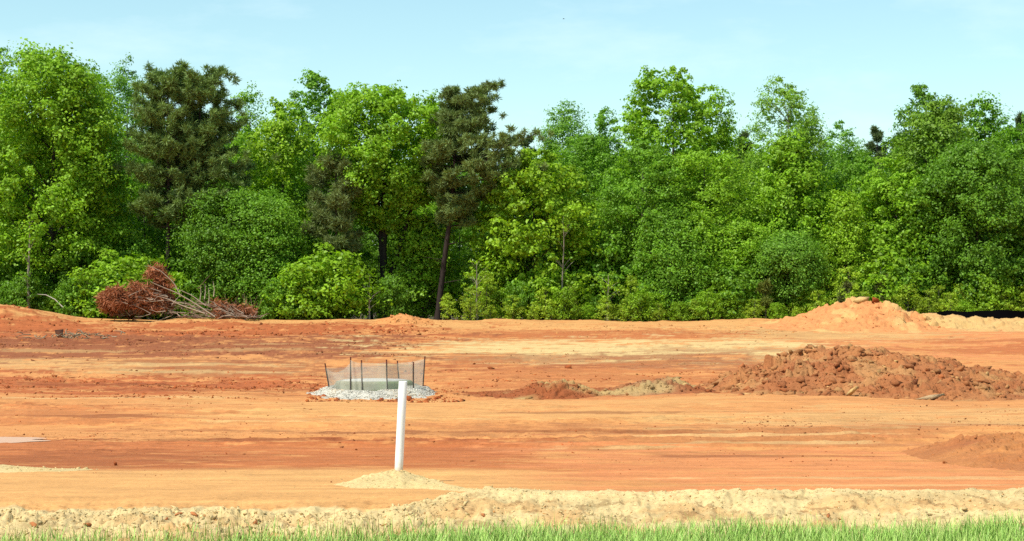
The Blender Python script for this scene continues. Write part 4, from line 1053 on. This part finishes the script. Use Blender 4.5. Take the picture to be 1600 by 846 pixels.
# ------------------------------------------------------------------ brush pile
def build_brush():
    d = 112.0; rng = np.random.default_rng(31); cxp = 275
    x0 = wx(cxp, d); z0 = gz(x0, d); t = thing('brush_pile', 'heap of dead rust-red pine boughs and bare grey sticks at the edge of the wood', 'brush pile', (x0, d, z0))
    X = lambda px: wx(px, d) - x0
    Zp = lambda py: wz(py, d) - z0
    top = ([150, 160, 175, 190, 200, 215, 232, 245, 262, 275, 310, 345, 390, 415], [486, 446, 462, 442, 456, 444, 458, 440, 448, 460, 468, 472, 484, 494])
    cen, twigs = [], []
    def bough(pa, ra, pb, rb, ntuft, spread, dz):
        q = np.linspace(0, 1, 8); A = np.array([X(pa), dz, Zp(ra)]); B = np.array([X(pb), dz + rng.normal(0, .4), Zp(rb)])
        P = A + (B - A) * q[:, None] + np.array([0, 0, 1]) * (0.25 * np.sin(q * np.pi))[:, None]; twigs.append(P)
        for _ in range(ntuft):
            u = rng.uniform(.15, 1.0) ; c = np.array([np.interp(u, q, P[:, i]) for i in range(3)])
            cen.append(c + rng.normal(0, spread, 3) * np.array([1, 1, .6]))
    for k in range(62):
        pa = rng.uniform(185, 272); ra = rng.uniform(476, 497); pb = pa - rng.uniform(8, 42); pb = max(pb, 157 + rng.uniform(0, 10)); rb = max(np.interp(pb, *top) + rng.normal(4, 7), ra - rng.uniform(8, 48))
        bough(pa, ra, pb, rb, 12, .12, rng.uniform(-1.5, .9))
    for k in range(7): bough(262, 460, 240 + rng.uniform(-4, 12), 417 + rng.uniform(0, 14), 11, .15, -.6)
    for k in range(10): bough(rng.uniform(330, 395), 496, rng.uniform(340, 400), rng.uniform(474, 490), 8, .15, rng.uniform(-1, .3))
    cen = np.array(cen); px = np.zeros(len(cen))
    per = 22; idx = np.repeat(np.arange(len(px)), per)
    dd = rng.normal(size=(len(idx), 3)); dd[:, 2] = dd[:, 2] * 0.7 - 0.5; dd[:, 0] -= 0.25; dd = unit(dd)
    base = cen[idx] + rng.normal(0, 0.10, (len(idx), 3)); Ls = 0.42 * rng.uniform(.6, 1.2, len(idx)); w = unit(np.cross(dd, rng.normal(size=dd.shape))) * 0.03
    vv = np.stack([base, base + dd * (Ls * .5)[:, None] + w, base + dd * Ls[:, None], base + dd * (Ls * .5)[:, None] - w], 1).reshape(-1, 3)
    vv[:, 2] = np.maximum(vv[:, 2], -0.15)
    cr = rng.random(len(px))
    o = link('dead_needles', make_mesh('dead_needles', vv, np.arange(len(idx) * 4).reshape(-1, 4), 4, {'rnd': ('FLOAT', np.repeat(np.clip(.5 * rng.random(len(idx)) + .5 * cr[idx], 0, 1), 4))}, [M_DEADN]), t, color=(0.33, 0.125, 0.06))
    s = Soup(); pale = np.array([0.36, 0.28, 0.205]); brown = np.array([0.16, 0.10, 0.07])
    for P in twigs: tube(s, P, np.linspace(.03, .01, 8), 4, np.array([0.2, 0.12, 0.08]))
    def stick(pts, r0, col, dz=0.0):
        P = np.array([(X(a), dz + 0.1 * math.sin(i), Zp(b)) for i, (a, b) in enumerate(pts)])
        q = np.linspace(0, 1, len(P) * 3); k = np.linspace(0, 1, len(P)); P2 = np.c_[[np.interp(q, k, P[:, i]) for i in range(3)]].T
        tube(s, P2, np.linspace(r0 * .65, r0 * 0.2, len(P2)), 5, col)
    stick([(292, 464), (280, 442), (262, 426), (247, 418), (236, 417)], .05, pale, -2.0)
    stick([(345, 495), (310, 472), (285, 458), (256, 446), (246, 441)], .08, pale * .9, -2.2)
    stick([(330, 490), (295, 478), (268, 466), (250, 462)], .07, pale, -2.3)
    stick([(330, 478), (308, 462), (290, 454), (280, 450)], .05, pale, -2.0)
    for (a, b0, b1) in ((316, 470, 447), (323, 468, 444), (329, 478, 450), (337, 464, 440)):
        stick([(a, b0), (a + 1, (b0 + b1) / 2), (a + rng.uniform(-2, 2), b1)], .055, pale * 1.1, -0.8)
    stick([(312, 452), (322, 440), (331, 430)], .04, brown, -.7)
    for k in range(190):
        a = rng.uniform(200, 408); b = rng.uniform(max(np.interp(a, *top) + 6, 455), 497); ang = rng.normal(0.45, 0.45); L = rng.uniform(12, 46)
        a2, b2 = a - L * math.cos(ang), b - L * math.sin(ang) * 0.6
        if rng.random() < .4: a2 = a + L * .6 * math.cos(ang)
        b2 = max(b2, np.interp(a2, *top) - 4)
        stick([(a, b), ((a + a2) / 2 + rng.normal(0, 2), (b + b2) / 2 + rng.normal(0, 2)), (a2, b2)], rng.uniform(.025, .06), [pale, pale * .7, brown, brown * 1.6][rng.integers(4)], rng.uniform(-2.2, .2))
    for k in range(26):
        a = rng.uniform(345, 402); b = rng.uniform(482, 496); a2 = a + rng.uniform(-8, 16); b2 = b - rng.uniform(8, 30)
        stick([(a, b), ((a + a2) / 2, (b + b2) / 2 + 2), (a2, b2)], .03, brown * rng.uniform(.8, 2), rng.uniform(-.8, .5))
    for k in range(24):
        a = rng.uniform(280, 390); stick([(a, 494), (a + rng.uniform(10, 30), 497)], .09, brown * rng.uniform(.8, 1.8), rng.uniform(-1.5, -.5))
    link('bare_sticks', s.mesh('bare_sticks', 4, [M_STICK]), t)
build_brush()

# little heap of roots and twigs on the rough ground at the left
def root_tangle():
    rng = np.random.default_rng(8); d = float(y_at_row(527)); x0 = wx(108, d); z0 = clod_z(108, d)
    t = thing('root_tangle', 'small tangle of grey roots and twigs on the rough red ground at the left', 'roots', (x0, d, z0)); s = Soup()
    for k in range(70):
        a = rng.normal(0, 1.0, 3) * np.array([1.1, .5, .0]) + np.array([0.3, 0, rng.uniform(0, .22)]); v = rng.normal(0, .3, 3) * np.array([1, .6, .35])
        tube(s, np.array([a, a + v * .5 + rng.normal(0, .04, 3), a + v]), [.025, .02, .01], 4, np.array([.30, .24, .15]) * rng.uniform(.4, 1.2))
    tag(link('roots', s.mesh('roots', 4, [M_STICK]), t), kind='stuff')
root_tangle()

# ------------------------------------------------------------------ grass verge
def build_grass():
    rng = np.random.default_rng(14)
    def blades(n, x, y, h, wdt, col, bendk=0.5):
        a = rng.uniform(0, 6.28, n); dirv = np.c_[np.cos(a), np.sin(a)]; per = np.c_[-np.sin(a), np.cos(a)]
        bend = h * rng.uniform(0.05, bendk, n); z = H(x, y) - 0.01
        V = []
        for q, wq in ((0, 1), (0.4, .85), (0.75, .55)):
            for sgn in (-1, 1):
                V.append(np.c_[x + dirv[:, 0] * bend * q ** 2 + sgn * per[:, 0] * wdt * wq * .5, y + dirv[:, 1] * bend * q ** 2 + sgn * per[:, 1] * wdt * wq * .5, z + h * q * (1 - .1 * q)])
        tipv = np.c_[x + dirv[:, 0] * bend, y + dirv[:, 1] * bend, z + h * .92]
        V.append(tipv); V.append(tipv + np.c_[per * 0.0006, np.zeros(n)])
        V = np.stack(V, 1).reshape(-1, 3)
        b = np.arange(n)[:, None] * 8
        f = np.concatenate([b + np.array([[0, 1, 3, 2]]), b + np.array([[2, 3, 5, 4]]), b + np.array([[4, 5, 7, 6]])])
        return V, f, np.repeat(col, 8, axis=0)
    s = Soup()
    n = 95000
    y = 14.75 - 5.2 * rng.random(n) ** 1.9; x = rng.uniform(-0.38, 0.38, n) * y
    pxf = 800 + x / y * F
    right = sstep(150, 900, pxf)
    edge = 14.15 + 0.45 * right + 0.5 * (fbm(x * 1.3, x * 0 + 3, 4, 3) - .5)
    keep = (y < edge) | (rng.random(n) < 0.10); x, y, right = x[keep], y[keep], right[keep]; n = len(x)
    patch = fbm(x * 1.8, y * 1.8, 12, 3)
    h = (0.11 + 0.085 * right) * rng.uniform(.55, 1.35, n) * (0.75 + .5 * patch)
    g = np.array([0.26, 0.46, 0.07]); g2 = np.array([0.44, 0.58, 0.14]); st = np.array([0.48, 0.42, 0.18])
    m = rng.random((n, 1)) ** 1.5; col = g * (1 - m) + g2 * m
    dry = (rng.random((n, 1)) < 0.06); col = np.where(dry, st, col)
    v, f, c = blades(n, x, y, h, 0.007 * rng.uniform(.6, 1.3, n), col, .7); s.add(v, f, c)
    # tall thin brownish-green stems over the berm foot
    n = 3600; y = rng.uniform(13.9, 15.15, n); x = rng.uniform(-.38, .38, n) * y
    k = rng.random(n) < sstep(0.42, .62, fbm(x * 2.4, y * 0.8, 19, 2)) * 0.8 + .2; x, y = x[k], y[k]; n = len(x)
    h = rng.uniform(.08, .26, n) * (0.6 + 0.5 * rng.random(n)); mm = rng.random((n, 1)); col = np.array([.16, .20, .05]) * (1 - mm) + np.array([.24, .17, .07]) * mm
    v, f, c = blades(n, x, y, h, 0.0035 * rng.uniform(.7, 1.3, n), col, .45); s.add(v, f, c)
    tag(link('grass', s.mesh('grass', 4, [M_GRASS])), 'bright green roadside grass along the bottom of the view', 'grass', kind='stuff')
build_grass()

# ------------------------------------------------------------------ bird
def build_bird():
    d = 260.0; x, z = wx(881, d), wz(28.5, d)
    t = thing('bird', 'tiny dark bird gliding alone in the open sky', 'bird', (x, d, z)); s = Soup()
    k = np.linspace(0, 1, 7); r = np.array([.005, .03, .042, .04, .03, .022, .004])
    tube(s, np.c_[(k - .5) * .32, k * 0, k * 0], r, 8, (.03, .028, .028))
    for sg in (-1, 1):
        s.add([(-.06, 0, .02), (.05, 0, .02), (.02, sg * .16, .05), (-.04, sg * .16, .05)], [[0, 1, 2, 3]], (.03, .028, .028))
        s.add([(-.04, sg * .16, .05), (.02, sg * .16, .05), (.07, sg * .36, .03), (.05, sg * .36, .03)], [[0, 1, 2, 3]], (.03, .028, .028))
    s.add([(.12, -.01, 0), (.24, -.05, 0), (.24, .05, 0), (.12, .01, 0)], [[0, 1, 2, 3]], (.03, .028, .028))
    link('body', s.mesh('body', 4, [M_STICK]), t)
build_bird()
